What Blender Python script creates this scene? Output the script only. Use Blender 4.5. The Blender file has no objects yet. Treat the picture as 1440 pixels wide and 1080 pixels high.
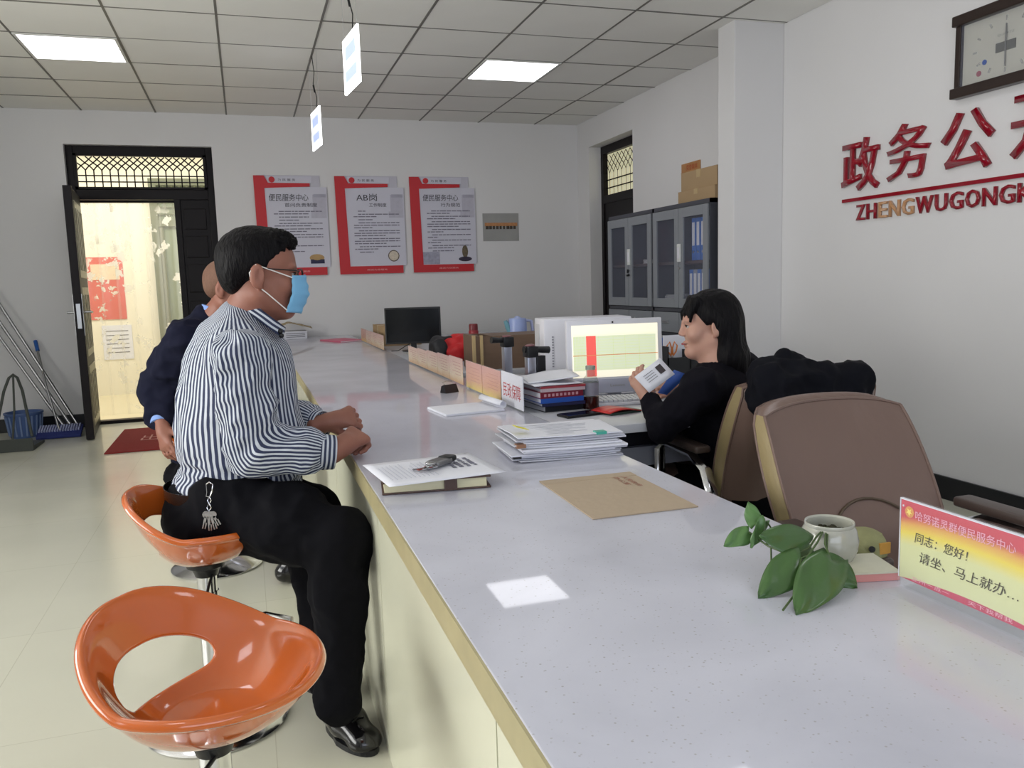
import bpy, bmesh, math, random
import numpy as np
from mathutils import Vector, Matrix, noise
random.seed(7); np.random.seed(7)
SC = bpy.context.scene
COL = SC.collection
PI = math.pi

# ------------------------------------------------------------------ camera
CAMZ = 1.2
FPX = 1155.07
_p, _y, _r = 0.124999, 0.309635, 0.029888
FWD = Vector((math.sin(_y)*math.cos(_p), math.cos(_y)*math.cos(_p), -math.sin(_p)))
RT0 = Vector((math.cos(_y), -math.sin(_y), 0)); DN0 = FWD.cross(RT0)
if DN0.z > 0: DN0 = -DN0
RT = RT0*math.cos(_r) + DN0*math.sin(_r)
DN = -RT0*math.sin(_r) + DN0*math.cos(_r)
CAM = Vector((0, 0, CAMZ))
cd = bpy.data.cameras.new('camera'); cam = bpy.data.objects.new('camera', cd); COL.objects.link(cam)
cd.sensor_width = 36; cd.lens = FPX/1440*36; cd.clip_start = 0.05
cam.matrix_world = Matrix(((RT.x, -DN.x, -FWD.x, CAM.x), (RT.y, -DN.y, -FWD.y, CAM.y), (RT.z, -DN.z, -FWD.z, CAM.z), (0, 0, 0, 1)))
SC.camera = cam
def at(u, v, d):      # measured photo point + distance -> room coordinates in metres
    return CAM + (RT*(u-720)/FPX + DN*(v-540)/FPX + FWD)*d

# ------------------------------------------------------------------ world, lights, exposure
SC.view_settings.view_transform = 'Standard'
try: SC.view_settings.look = 'None'
except Exception: pass
SC.view_settings.exposure = 0.0
SC.view_settings.gamma = 1.0
SC.view_settings.use_curve_mapping = False
W = bpy.data.worlds.new('world'); SC.world = W; W.use_nodes = True
W.node_tree.nodes['Background'].inputs[0].default_value = (0.80, 0.88, 1.0, 1)
W.node_tree.nodes['Background'].inputs[1].default_value = 1.0
def area(name, loc, rot, sx, sy, power, col):
    l = bpy.data.lights.new(name, 'AREA'); l.shape = 'RECTANGLE'; l.size = sx; l.size_y = sy
    l.energy = power; l.color = col
    o = bpy.data.objects.new(name, l); COL.objects.link(o); o.location = loc; o.rotation_euler = rot
    return o
# daylight through the left-hand windows, and through the windows behind the photographer
area('window_daylight', (-3.45, 2.2, 1.55), (0, -PI/2-0.40, 0), 1.5, 3.4, 135, (1.0, 0.985, 0.93))
area('rear_daylight', (0.4, -2.75, 1.6), (PI/2+0.35, 0, 0), 4.2, 1.5, 46, (0.80, 0.86, 1.0))
# corridor beyond the door: unseen overhead fill light added to brighten it
area('corridor_fill', (-1.0, 9.35, 2.95), (0, 0, 0), 3.2, 1.0, 72, (1.0, 0.97, 0.88))
LAMP = 4.6

# ------------------------------------------------------------------ helpers
def lin(c):
    c = c/255.0
    return c/12.92 if c <= 0.04045 else ((c+0.055)/1.055)**2.4
def rgb(t): return (lin(t[0]), lin(t[1]), lin(t[2]), 1)
MATS = {}
class NT:
    def __init__(s, m): s.t = m.node_tree; s.n = s.t.nodes; s.l = s.t.links
    def add(s, typ, **kw):
        n = s.n.new(typ)
        for k, v in kw.items():
            if k == 'ins':
                for a, b in v.items(): n.inputs[a].default_value = b
            else: setattr(n, k, v)
        return n
    def link(s, a, b): s.l.new(a, b)
def mat(name, col, rough=0.5, metal=0.0, var=0.06, vscale=8, bump=0.0, bscale=60, coat=0.0, trans=0.0, ior=1.45, alpha=1.0, stretch=None, sheen=0.0, spec=0.5, sss=0.0):
    if name in MATS: return MATS[name]
    m = bpy.data.materials.new(name); m.use_nodes = True; t = NT(m); b = t.n['Principled BSDF']
    tc = t.add('ShaderNodeTexCoord'); mp = t.add('ShaderNodeMapping')
    if stretch: mp.inputs['Scale'].default_value = stretch
    t.link(tc.outputs['Object'], mp.inputs[0])
    nz = t.add('ShaderNodeTexNoise', ins={'Scale': vscale, 'Detail': 3.0}); t.link(mp.outputs[0], nz.inputs['Vector'])
    c = rgb(col)
    mix = t.add('ShaderNodeMix', data_type='RGBA')
    mix.inputs['A'].default_value = tuple(x*(1-var) for x in c[:3])+(1,)
    mix.inputs['B'].default_value = tuple(min(1, x*(1+var)) for x in c[:3])+(1,)
    t.link(nz.outputs['Fac'], mix.inputs['Factor']); t.link(mix.outputs['Result'], b.inputs['Base Color'])
    b.inputs['Roughness'].default_value = rough; b.inputs['Metallic'].default_value = metal
    b.inputs['Coat Weight'].default_value = coat; b.inputs['Coat Roughness'].default_value = 0.04
    b.inputs['Transmission Weight'].default_value = trans; b.inputs['IOR'].default_value = ior
    b.inputs['Alpha'].default_value = alpha; b.inputs['Sheen Weight'].default_value = sheen
    b.inputs['Specular IOR Level'].default_value = spec
    if sss: b.inputs['Subsurface Weight'].default_value = sss; b.inputs['Subsurface Scale'].default_value = 0.02
    if bump:
        n2 = t.add('ShaderNodeTexNoise', ins={'Scale': bscale, 'Detail': 4.0}); t.link(mp.outputs[0], n2.inputs['Vector'])
        bp = t.add('ShaderNodeBump', ins={'Strength': bump, 'Distance': 0.01}); t.link(n2.outputs['Fac'], bp.inputs['Height']); t.link(bp.outputs[0], b.inputs['Normal'])
    MATS[name] = m
    return m
def emis(name, col, strength):
    if name in MATS: return MATS[name]
    m = bpy.data.materials.new(name); m.use_nodes = True; b = m.node_tree.nodes['Principled BSDF']
    b.inputs['Base Color'].default_value = rgb(col); b.inputs['Emission Color'].default_value = rgb(col); b.inputs['Emission Strength'].default_value = strength
    MATS[name] = m; return m

class MB:
    def __init__(s): s.b = bmesh.new()
    def _tf(s, vs, M):
        if M is not None: bmesh.ops.transform(s.b, matrix=M, verts=vs)
    def box(s, x0, y0, z0, x1, y1, z1, bev=0.0, M=None, seg=2):
        r = bmesh.ops.create_cube(s.b, size=1.0); vs = r['verts']
        for v in vs: v.co = Vector(((x0+x1)/2+v.co.x*(x1-x0), (y0+y1)/2+v.co.y*(y1-y0), (z0+z1)/2+v.co.z*(z1-z0)))
        if bev:
            es = list({e for v in vs for e in v.link_edges})
            r = bmesh.ops.bevel(s.b, geom=es+vs, offset=bev, segments=seg, affect='EDGES', profile=0.6)
            vs = list({v for f in r['faces'] for v in f.verts} | {v for v in vs if v.is_valid})
        s._tf(vs, M); return s
    def cyl(s, p0, p1, r0, r1=None, seg=20, caps=True):
        r1 = r0 if r1 is None else r1
        p0 = Vector(p0); p1 = Vector(p1); d = p1-p0
        r = bmesh.ops.create_cone(s.b, cap_ends=caps, segments=seg, radius1=r0, radius2=r1, depth=d.length)
        M = Matrix.Translation((p0+p1)/2) @ d.to_track_quat('Z', 'Y').to_matrix().to_4x4()
        bmesh.ops.transform(s.b, matrix=M, verts=r['verts']); return s
    def sph(s, c, r, seg=16, sc=(1, 1, 1), M=None):
        q = bmesh.ops.create_uvsphere(s.b, u_segments=seg, v_segments=max(6, seg//2), radius=1.0)
        for v in q['verts']: v.co = Vector((c[0]+v.co.x*r*sc[0], c[1]+v.co.y*r*sc[1], c[2]+v.co.z*r*sc[2]))
        s._tf(q['verts'], M); return s
    def lathe(s, prof, seg=32, c=(0, 0, 0), M=None, close=False):
        rings = []; allv = []
        for (r, z) in prof:
            if r < 1e-6: ring = [s.b.verts.new((c[0], c[1], c[2]+z))]
            else: ring = [s.b.verts.new((c[0]+r*math.cos(2*PI*i/seg), c[1]+r*math.sin(2*PI*i/seg), c[2]+z)) for i in range(seg)]
            rings.append(ring); allv += ring
        for a, b in zip(rings, rings[1:]):
            for i in range(seg):
                j = (i+1) % seg
                if len(a) == 1 and len(b) == 1: continue
                if len(a) == 1: s.b.faces.new((a[0], b[i], b[j]))
                elif len(b) == 1: s.b.faces.new((a[i], a[j], b[0]))
                else: s.b.faces.new((a[i], a[j], b[j], b[i]))
        s._tf(allv, M); return s
    def tube(s, pts, r, seg=8, caps=True, flat=None):
        pts = [Vector(p) for p in pts]; n = len(pts)
        rs = r if isinstance(r, (list, tuple)) else [r]*n
        up = None; rings = []
        for i, p in enumerate(pts):
            t = (pts[min(i+1, n-1)]-pts[max(i-1, 0)]).normalized()
            if up is None: up = t.orthogonal().normalized() if flat is None else Vector(flat)
            up = (up - t*up.dot(t)).normalized(); w = t.cross(up)
            ra, rb = (rs[i], rs[i]) if not isinstance(rs[i], (list, tuple)) else rs[i]
            rings.append([s.b.verts.new(p + up*ra*math.cos(2*PI*k/seg) + w*rb*math.sin(2*PI*k/seg)) for k in range(seg)])
        for a, b in zip(rings, rings[1:]):
            for k in range(seg): s.b.faces.new((a[k], a[(k+1) % seg], b[(k+1) % seg], b[k]))
        if caps:
            s.b.faces.new(rings[0][::-1]); s.b.faces.new(rings[-1])
        return s
    def prism(s, poly, z0, z1, M=None):
        a = [s.b.verts.new((x, y, z0)) for x, y in poly]; b = [s.b.verts.new((x, y, z1)) for x, y in poly]; n = len(poly)
        s.b.faces.new(a[::-1]); s.b.faces.new(b)
        for i in range(n): s.b.faces.new((a[i], a[(i+1) % n], b[(i+1) % n], b[i]))
        s._tf(a+b, M); return s
    def grid(s, fn, nu, nv, M=None):
        V = [[s.b.verts.new(fn(i/nu, j/nv)) for j in range(nv+1)] for i in range(nu+1)]
        for i in range(nu):
            for j in range(nv): s.b.faces.new((V[i][j], V[i+1][j], V[i+1][j+1], V[i][j+1]))
        s._tf([v for r in V for v in r], M); return s
    def build(s, name, m, parent=None, smooth=True, loc=None, mods=None, ang=40):
        bmesh.ops.recalc_face_normals(s.b, faces=s.b.faces)
        me = bpy.data.meshes.new(name); s.b.to_mesh(me); s.b.free()
        o = bpy.data.objects.new(name, me); COL.objects.link(o)
        me.materials.append(m)
        if smooth:
            me.shade_smooth()
            try: me.set_sharp_from_angle(angle=math.radians(ang))
            except Exception: pass
        if parent is not None: o.parent = parent
        if loc is not None: o.location = loc
        for md in (mods or []):
            x = o.modifiers.new(md[0], md[0])
            for k, v in md[1].items(): setattr(x, k, v)
        return o
def BX(name, m, parent, *a, **k): return MB().box(*a, **k).build(name, m, parent)
def tag(o, label=None, cat=None, group=None, kind=None):
    if label: o['label'] = label
    if cat: o['category'] = cat
    if group: o['group'] = group
    if kind: o['kind'] = kind
    return o
def thing(name, label, cat, loc=(0, 0, 0), rz=0, group=None):
    o = bpy.data.objects.new(name, None); COL.objects.link(o); o.location = loc; o.rotation_euler = (0, 0, rz); o.empty_display_size = 0.05
    return tag(o, label, cat, group)
def struct(o): o['kind'] = 'structure'; return o
def copy_tree(o, parent=None):
    c = o.copy(); COL.objects.link(c)
    if parent is not None: c.parent = parent
    for ch in list(o.children): copy_tree(ch, c)
    return c
def text_mesh(name, s, m, parent, org, right, up, w=None, h=None, ext=0.0005, bold=0.0, align='L', shear=0):
    cu = bpy.data.curves.new('t', 'FONT'); cu.body = s; cu.size = 1.0; cu.offset = bold; cu.resolution_u = 2; cu.shear = shear
    o = bpy.data.objects.new('t', cu); COL.objects.link(o)
    dg = bpy.context.evaluated_depsgraph_get(); dg.update()
    me = bpy.data.meshes.new_from_object(o.evaluated_get(dg)); bpy.data.objects.remove(o); bpy.data.curves.remove(cu)
    if len(me.vertices) == 0: return None
    co = np.zeros(len(me.vertices)*3); me.vertices.foreach_get('co', co); co = co.reshape(-1, 3)
    mn = co.min(0); mx = co.max(0)
    sx = (w/(mx[0]-mn[0])) if w else None; sy = (h/(mx[1]-mn[1])) if h else None
    sx = sx or sy; sy = sy or sx
    b = bmesh.new(); b.from_mesh(me); bpy.data.meshes.remove(me)
    if ext > 0.0008:
        r = bmesh.ops.extrude_face_region(b, geom=b.faces[:])
        for v in [g for g in r['geom'] if isinstance(g, bmesh.types.BMVert)]: v.co.z += 1
    R = Vector(right).normalized(); U = Vector(up).normalized(); N = R.cross(U); org = Vector(org)
    for v in b.verts:
        x, y, z = v.co; v.co = org + R*((x-mn[0])*sx) + U*((y-mn[1])*sy) + N*(z*ext if ext > 0.0008 else ext)
    me = bpy.data.meshes.new(name); b.to_mesh(me); b.free(); me.materials.append(m)
    o = bpy.data.objects.new(name, me); COL.objects.link(o)
    if parent is not None: o.parent = parent
    return o

# ------------------------------------------------------------------ materials
M_wall = mat('wall_paint', (222, 221, 222), 0.62, var=0.025, vscale=2, bump=0.05, bscale=180)
M_ceil = mat('ceiling_tile', (238, 237, 232), 0.8, var=0.03, vscale=3, bump=0.08, bscale=240)
M_grid = mat('ceiling_bar', (112, 110, 104), 0.5, var=0.02)
M_black = mat('black_gloss_paint', (20, 15, 18), 0.42, var=0.1, spec=0.22)
M_base = mat('black_baseboard_stone', (26, 27, 32), 0.35, var=0.1)
M_alu = mat('chrome', (215, 215, 218), 0.14, metal=1.0, var=0.02)
M_steel = mat('dull_steel', (175, 176, 178), 0.3, metal=1.0, var=0.05)
M_white = mat('white_plastic', (222, 222, 230), 0.35, var=0.02)
M_blackp = mat('black_plastic', (22, 23, 26), 0.35, var=0.05)
M_paper = mat('white_paper', (226, 227, 236), 0.7, var=0.02)
M_paper2 = mat('off_white_paper', (205, 206, 214), 0.7, var=0.05)
M_ink = mat('dark_ink', (58, 56, 66), 0.6, var=0.05)
M_red = mat('red_print', (196, 40, 48), 0.45, var=0.03)
M_redacr = mat('red_acrylic', (142, 8, 32), 0.10, var=0.03, coat=0.5, spec=0.3)
M_grey = mat('grey_cabinet_paint', (132, 136, 142), 0.45, var=0.03)
M_greyd = mat('dark_grey_cabinet_paint', (70, 72, 80), 0.45, var=0.03)
M_cardb = mat('brown_cardboard', (168, 142, 108), 0.8, var=0.07)
M_brown = mat('brown_laminate', (112, 90, 74), 0.55, var=0.1, stretch=(1, 1, 8))
M_glass = mat('clear_acrylic', (225, 230, 235), 0.04, alpha=0.07, var=0.0)
M_gl = mat('dusky_glass', (150, 155, 175), 0.06, alpha=0.12, var=0.0)
M_orange = mat('glossy_orange_plastic', (198, 96, 34), 0.14, var=0.05, vscale=3, coat=0.8)
M_skin = mat('tan_skin', (148, 98, 82), 0.5, var=0.07, vscale=25, bump=0.05, bscale=200, sss=0.08)
M_skinw = mat('pale_skin', (190, 146, 128), 0.5, var=0.04, vscale=25, sss=0.1)
M_hair = mat('black_hair', (12, 10, 13), 0.5, var=0.2, vscale=60, bump=0.6, bscale=120, stretch=(1, 1, 0.25), spec=0.14)
M_greyhair = mat('cropped_grey_hair', (116, 84, 68), 0.7, var=0.25, vscale=120, bump=0.3, bscale=260)
M_trouser = mat('black_trouser_cloth', (13, 13, 18), 0.85, var=0.12, vscale=5, bump=0.15, bscale=14, spec=0.12)
M_suit = mat('navy_suit_cloth', (24, 26, 44), 0.85, var=0.15, vscale=5, bump=0.25, bscale=14, spec=0.15)
M_sweater = mat('black_knit', (15, 14, 22), 0.85, var=0.15, vscale=8, bump=0.3, bscale=30, spec=0.15)
M_leather = mat('brown_leather', (116, 94, 85), 0.34, var=0.10, vscale=4, bump=0.5, bscale=7, stretch=(1.6, 1.6, 0.6))
M_leathere = mat('worn_tan_leather_edge', (150, 134, 98), 0.45, var=0.15, vscale=12, bump=0.2, bscale=30)
M_shoe = mat('black_shoe_leather', (14, 13, 15), 0.16, var=0.05, coat=0.4)
M_blue = mat('blue_print', (52, 92, 176), 0.5, var=0.05)
M_yel = mat('yellow_sticky', (226, 218, 70), 0.6, var=0.05)

def quartz():
    m = bpy.data.materials.new('speckled_quartz'); m.use_nodes = True; t = NT(m); b = t.n['Principled BSDF']
    tc = t.add('ShaderNodeTexCoord')
    n1 = t.add('ShaderNodeTexNoise', ins={'Scale': 3.0, 'Detail': 6.0, 'Distortion': 0.6}); t.link(tc.outputs['Object'], n1.inputs['Vector'])
    v1 = t.add('ShaderNodeTexVoronoi', ins={'Scale': 130.0}); t.link(tc.outputs['Object'], v1.inputs['Vector'])
    n2 = t.add('ShaderNodeTexNoise', ins={'Scale': 90.0, 'Detail': 2.0}); t.link(tc.outputs['Object'], n2.inputs['Vector'])
    r1 = t.add('ShaderNodeValToRGB'); r1.color_ramp.elements[0].position = 0.3; r1.color_ramp.elements[0].color = rgb((190, 191, 204)); r1.color_ramp.elements[1].position = 0.7; r1.color_ramp.elements[1].color = rgb((212, 213, 226)); t.link(n1.outputs['Fac'], r1.inputs[0])
    r2 = t.add('ShaderNodeValToRGB'); r2.color_ramp.elements[0].position = 0.16; r2.color_ramp.elements[0].color = (1, 1, 1, 1); r2.color_ramp.elements[1].position = 0.23; r2.color_ramp.elements[1].color = (0, 0, 0, 1); t.link(v1.outputs['Distance'], r2.inputs[0])
    r3 = t.add('ShaderNodeValToRGB'); r3.color_ramp.elements[0].position = 0.50; r3.color_ramp.elements[0].color = (0, 0, 0, 1); r3.color_ramp.elements[1].position = 0.60; r3.color_ramp.elements[1].color = (1, 1, 1, 1); t.link(n2.outputs['Fac'], r3.inputs[0])
    mu = t.add('ShaderNodeMath', operation='MULTIPLY'); t.link(r2.outputs[0], mu.inputs[0]); t.link(r3.outputs[0], mu.inputs[1])
    m1 = t.add('ShaderNodeMix', data_type='RGBA'); t.link(mu.outputs[0], m1.inputs['Factor']); t.link(r1.outputs[0], m1.inputs['A']); m1.inputs['B'].default_value = rgb((170, 169, 174))
    t.link(m1.outputs['Result'], b.inputs['Base Color']); b.inputs['Roughness'].default_value = 0.30
    b.inputs['Coat Weight'].default_value = 0.6; b.inputs['Coat Roughness'].default_value = 0.03; b.inputs['Specular IOR Level'].default_value = 0.3
    return m
M_quartz = quartz()
def floor_mat():
    m = bpy.data.materials.new('glazed_floor_tile'); m.use_nodes = True; t = NT(m); b = t.n['Principled BSDF']
    tc = t.add('ShaderNodeTexCoord')
    br = t.add('ShaderNodeTexBrick', ins={'Scale': 1.0, 'Mortar Size': 0.0015, 'Brick Width': 0.8, 'Row Height': 0.8, 'Mortar Smooth': 0.2}); br.offset = 0
    br.inputs['Color1'].default_value = rgb((212, 211, 194)); br.inputs['Color2'].default_value = rgb((209, 208, 192)); br.inputs['Mortar'].default_value = rgb((194, 192, 174))
    t.link(tc.outputs['Object'], br.inputs['Vector'])
    nz = t.add('ShaderNodeTexNoise', ins={'Scale': 1.6, 'Detail': 5.0}); t.link(tc.outputs['Object'], nz.inputs['Vector'])
    mx = t.add('ShaderNodeMix', data_type='RGBA', blend_type='MULTIPLY'); mx.inputs['Factor'].default_value = 0.12
    t.link(br.outputs['Color'], mx.inputs['A']); t.link(nz.outputs['Fac'], mx.inputs['B']); t.link(mx.outputs['Result'], b.inputs['Base Color'])
    mr = t.add('ShaderNodeMapRange', ins={'From Min': 0.3, 'From Max': 0.7, 'To Min': 0.12, 'To Max': 0.26}); t.link(nz.outputs['Fac'], mr.inputs[0]); t.link(mr.outputs[0], b.inputs['Roughness'])
    return m
M_floor = floor_mat()
def stripe_mat(name, ring=False, freq=1.0):
    m = bpy.data.materials.new(name); m.use_nodes = True; t = NT(m); b = t.n['Principled BSDF']
    at_ = t.add('ShaderNodeAttribute', attribute_name='sv'); sp = t.add('ShaderNodeSeparateXYZ'); t.link(at_.outputs['Vector'], sp.inputs[0])
    if ring:
        mu = t.add('ShaderNodeMath', operation='MULTIPLY'); t.link(sp.outputs[0], mu.inputs[0]); mu.inputs[1].default_value = freq
    else:
        a = t.add('ShaderNodeMath', operation='ARCTAN2'); t.link(sp.outputs[1], a.inputs[0]); t.link(sp.outputs[0], a.inputs[1])
        mu = t.add('ShaderNodeMath', operation='MULTIPLY'); t.link(a.outputs[0], mu.inputs[0]); mu.inputs[1].default_value = freq
    tc = t.add('ShaderNodeTexCoord'); nz = t.add('ShaderNodeTexNoise', ins={'Scale': 9.0, 'Detail': 2.0}); t.link(tc.outputs['Object'], nz.inputs['Vector'])
    ns = t.add('ShaderNodeMath', operation='MULTIPLY_ADD'); t.link(nz.outputs['Fac'], ns.inputs[0]); ns.inputs[1].default_value = 5.0; t.link(mu.outputs[0], ns.inputs[2])
    si = t.add('ShaderNodeMath', operation='SINE'); t.link(ns.outputs[0], si.inputs[0])
    r = t.add('ShaderNodeValToRGB'); r.color_ramp.elements[0].position = 0.46; r.color_ramp.elements[0].color = rgb((44, 52, 82)); r.color_ramp.elements[1].position = 0.66; r.color_ramp.elements[1].color = rgb((200, 206, 215))
    mr = t.add('ShaderNodeMapRange', ins={'From Min': -1.0, 'From Max': 1.0}); t.link(si.outputs[0], mr.inputs[0]); t.link(mr.outputs[0], r.inputs[0]); t.link(r.outputs[0], b.inputs['Base Color'])
    b.inputs['Roughness'].default_value = 0.8
    bp = t.add('ShaderNodeBump', ins={'Strength': 0.25, 'Distance': 0.01}); n3 = t.add('ShaderNodeTexNoise', ins={'Scale': 12.0, 'Detail': 3.0}); t.link(tc.outputs['Object'], n3.inputs['Vector']); t.link(n3.outputs['Fac'], bp.inputs['Height']); t.link(bp.outputs[0], b.inputs['Normal'])
    return m

# ------------------------------------------------------------------ the room
XL, XR, YB, YF, ZC = -3.2, 3.42, 8.2, -2.6, 2.79
fl = struct(MB().box(XL-0.2, YF-0.2, -0.1, XR+0.4, YB+0.2, 0).build('floor', M_floor))
# back wall with the door opening  (opening x -1.42..-0.2, z 0..2.5)
wb = MB()
DX0, DX1, DZ = -1.42, -0.20, 2.5
wb.box(XL-0.2, YB, 0, DX0, YB+0.24, ZC+0.1); wb.box(DX1, YB, 0, XR+0.5, YB+0.24, ZC+0.1); wb.box(DX0, YB, DZ, DX1, YB+0.24, ZC+0.1)
wall_back = struct(wb.build('wall_back', M_wall, smooth=False))
# right wall with a recess for the side door (y 6.91..7.9, z 0..2.52)
wr = MB(); T = 0.5
wr.box(XR, YF-0.2, 0, XR+T, 6.91, ZC+0.1); wr.box(XR, 7.9, 0, XR+T, YB, ZC+0.1); wr.box(XR, 6.91, 2.52, XR+T, 7.9, ZC+0.1)
wall_right = struct(wr.build('wall_right', M_wall, smooth=False))
struct(MB().box(3.05, 4.71, 0, XR, 4.9, ZC, bev=0.006).build('trim_1', M_wall, smooth=False)); bpy.data.objects['trim_1']['label'] = 'white plastered pier standing out of the right wall beside the grey cabinets'
# left wall with window, front wall with window
wl = MB(); wl.box(XL-0.2, YF-0.2, 0, XL, 0.4, ZC+0.1); wl.box(XL-0.2, 4.0, 0, XL, YB, ZC+0.1); wl.box(XL-0.2, 0.4, 0, XL, 4.0, 0.85); wl.box(XL-0.2, 0.4, 2.4, XL, 4.0, ZC+0.1)
struct(wl.build('wall_left', M_wall, smooth=False))
wf = MB(); wf.box(XL, YF-0.2, 0, XR, YF, 0.9); wf.box(XL, YF-0.2, 2.5, XR, YF, ZC+0.1); wf.box(XL, YF-0.2, 0.9, -1.8, YF, 2.5); wf.box(2.6, YF-0.2, 0.9, XR, YF, 2.5)
struct(wf.build('wall_front', M_wall, smooth=False))
for nm, bars in (('window_1', [((XL-0.12, y, 0.85), (XL-0.06, y+0.05, 2.4)) for y in (0.4, 1.6, 2.8, 3.95)] + [((XL-0.12, 0.4, z), (XL-0.06, 4.0, z+0.05)) for z in (0.85, 2.35)]),
                 ('window_2', [((x, YF-0.12, 0.9), (x+0.05, YF-0.06, 2.5)) for x in (-1.8, -0.35, 1.1, 2.55)] + [((-1.8, YF-0.12, z), (2.6, YF-0.06, z+0.05)) for z in (0.9, 2.45)])):
    w = MB()
    for a, b in bars: w.box(*a, *b)
    struct(w.build(nm, M_white, smooth=False))
# baseboards
struct(MB().box(XL, YB-0.012, 0, DX0, YB, 0.12).build('baseboard_back', M_base, smooth=False))
bb = MB().box(DX1, YB-0.012, 0, XR, YB, 0.12); struct(bb.build('baseboard_back_right', M_base, smooth=False))
struct(MB().box(XR-0.012, YF, 0, XR, 4.71, 0.12).build('baseboard_right', M_base, smooth=False))
# ceiling: board, grid bars and the single panels
ceiling = struct(MB().box(XL-0.2, YF-0.2, ZC+0.02, XR+0.4, YB+0.2, ZC+0.1).build('ceiling', M_grid, smooth=False))
gx = [-0.05+0.6*k for k in range(-6, 7)]; gy = [5.88+0.6*k for k in range(-15, 5)]
gb = MB()
for x in gx:
    if XL < x < XR: gb.box(x-0.007, YF, ZC-0.003, x+0.007, YB, ZC+0.02)
for y in gy:
    if YF < y < YB: gb.box(XL, y-0.007, ZC-0.0022, XR, y+0.007, ZC+0.02)
tag(gb.build('grid_bar', M_grid, ceiling, smooth=False), kind='stuff')
lamps = [(-1.25, 5.88), (1.75, 5.88), (-1.25, 2.88), (1.75, 2.88), (-1.25, -0.12), (1.75, -0.12)]
pm = {}
for i in range(len(gx)-1):
    for j in range(len(gy)-1):
        x0, x1, y0, y1 = max(gx[i], XL), min(gx[i+1], XR), max(gy[j], YF), min(gy[j+1], YB)
        if x1-x0 < 0.03 or y1-y0 < 0.03: continue
        if any(abs(gx[i]-a) < 0.05 and abs(gy[j]-b) < 0.05 for a, b in lamps): continue
        dz = random.uniform(-0.002, 0.002)
        k = (round(x1-x0, 2), round(y1-y0, 2))
        if k not in pm:
            m = MB().box(-k[0]/2+0.004, -k[1]/2+0.004, 0, k[0]/2-0.004, k[1]/2-0.004, 0.012); o = m.build('ceiling_panel', M_ceil, ceiling, smooth=False); pm[k] = o.data
        else:
            o = bpy.data.objects.new('ceiling_panel', pm[k]); COL.objects.link(o); o.parent = ceiling
        o.location = ((x0+x1)/2, (y0+y1)/2, ZC+dz)
# closing strips where the last bars meet the walls
M_lamp = emis('lamp_diffuser', (250, 250, 255), LAMP)
M_lampf = mat('lamp_rim', (215, 215, 210), 0.4)
names = ['square ceiling lamp panel on the left, in front of the door', 'square ceiling lamp panel on the right, over the worker side of the counter',
         'square ceiling lamp panel out of view on the left', 'square ceiling lamp panel out of view on the right', 'square ceiling lamp panel behind the camera on the left', 'square ceiling lamp panel behind the camera on the right']
for (x, y), lb in zip(lamps, names):
    t = thing('ceiling_lamp', lb, 'ceiling light', (x+0.3, y+0.3, ZC-0.006), 0, 'ceiling lamp panels')
    BX('diffuser', M_lamp, t, -0.275, -0.275, -0.002, 0.275, 0.275, 0.01)
    f = MB()
    for a in ((-0.292, -0.292, 0.292, -0.275), (-0.292, 0.275, 0.292, 0.292), (-0.292, -0.275, -0.275, 0.275), (0.275, -0.275, 0.292, 0.275)): f.box(a[0], a[1], -0.004, a[2], a[3], 0.012)
    f.build('rim', M_lampf, t, smooth=False)

# ------------------------------------------------------------------ entrance door
def grille(parent, x0, x1, z0, z1, y, m, n, name='grille'):
    """wrought grille: verticals with crossing pointed arches above"""
    g = MB(); w = (x1-x0)/n; r = 0.006; H = z1-z0
    za = z0+H*0.55; zs = [z0+H*0.18, z0+H*0.38]
    for i in range(1, n): g.cyl((x0+i*w, y, z0), (x0+i*w, y, za), r, seg=6)
    for z in zs: g.cyl((x0, y, z), (x1, y, z), r, seg=6)
    for i in range(0, n+1):
        for s in (-1, 1):
            x = x0+i*w; z = za; pts = [(x, y, z)]
            steps = [(0.22, 0.35), (0.5, 0.7), (1.0, 1.15), (1.5, 1.7), (2.0, 2.25), (2.5, 2.8)]
            for a, b in steps:
                xx = x+s*a*w; zz = za+b*w*0.85
                if zz > z1: 
                    px, _, pz = pts[-1]; f = (z1-pz)/(zz-pz); xx = px+(xx-px)*f; zz = z1
                if xx < x0 or xx > x1: break
                pts.append((xx, y, zz))
                if zz >= z1: break
            if len(pts) > 1: g.tube(pts, r, seg=6)
    return g.build(name, m, parent)
door = struct(thing('door_1', None, None, (0, 0, 0)))
f = MB(); yd = YB+0.06
f.box(DX0, yd, 0, DX0+0.06, yd+0.1, DZ, bev=0.006); f.box(DX1-0.06, yd, 0, DX1, yd+0.1, DZ, bev=0.006); f.box(DX0+0.06, yd+0.002, DZ-0.07, DX1-0.06, yd+0.1, DZ, bev=0.004); f.box(DX0+0.06, yd+0.002, 2.03, DX1-0.06, yd+0.1, 2.12, bev=0.004)
f.box(DX0+0.06, yd+0.002, 0, DX1-0.06, yd+0.1, 0.03); f.box(-0.56, yd, 0.03, -0.51, yd+0.1, 2.03)
f.build('door_frame', M_black, door, smooth=False)
grille(door, DX0+0.08, DX1-0.08, 2.14, DZ-0.09, yd+0.03, M_black, 16)
fr = MB().box(DX0+0.06, yd-0.012, 2.12, DX0+0.085, yd+0.02, DZ-0.07).box(DX1-0.085, yd-0.012, 2.12, DX1-0.06, yd+0.02, DZ-0.07).box(DX0+0.06, yd-0.012, 2.12, DX1-0.06, yd+0.02, 2.14).box(DX0+0.06, yd-0.012, DZ-0.09, DX1-0.06, yd+0.02, DZ-0.07)
fr.build('transom_sash', M_black, door, smooth=False)
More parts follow.
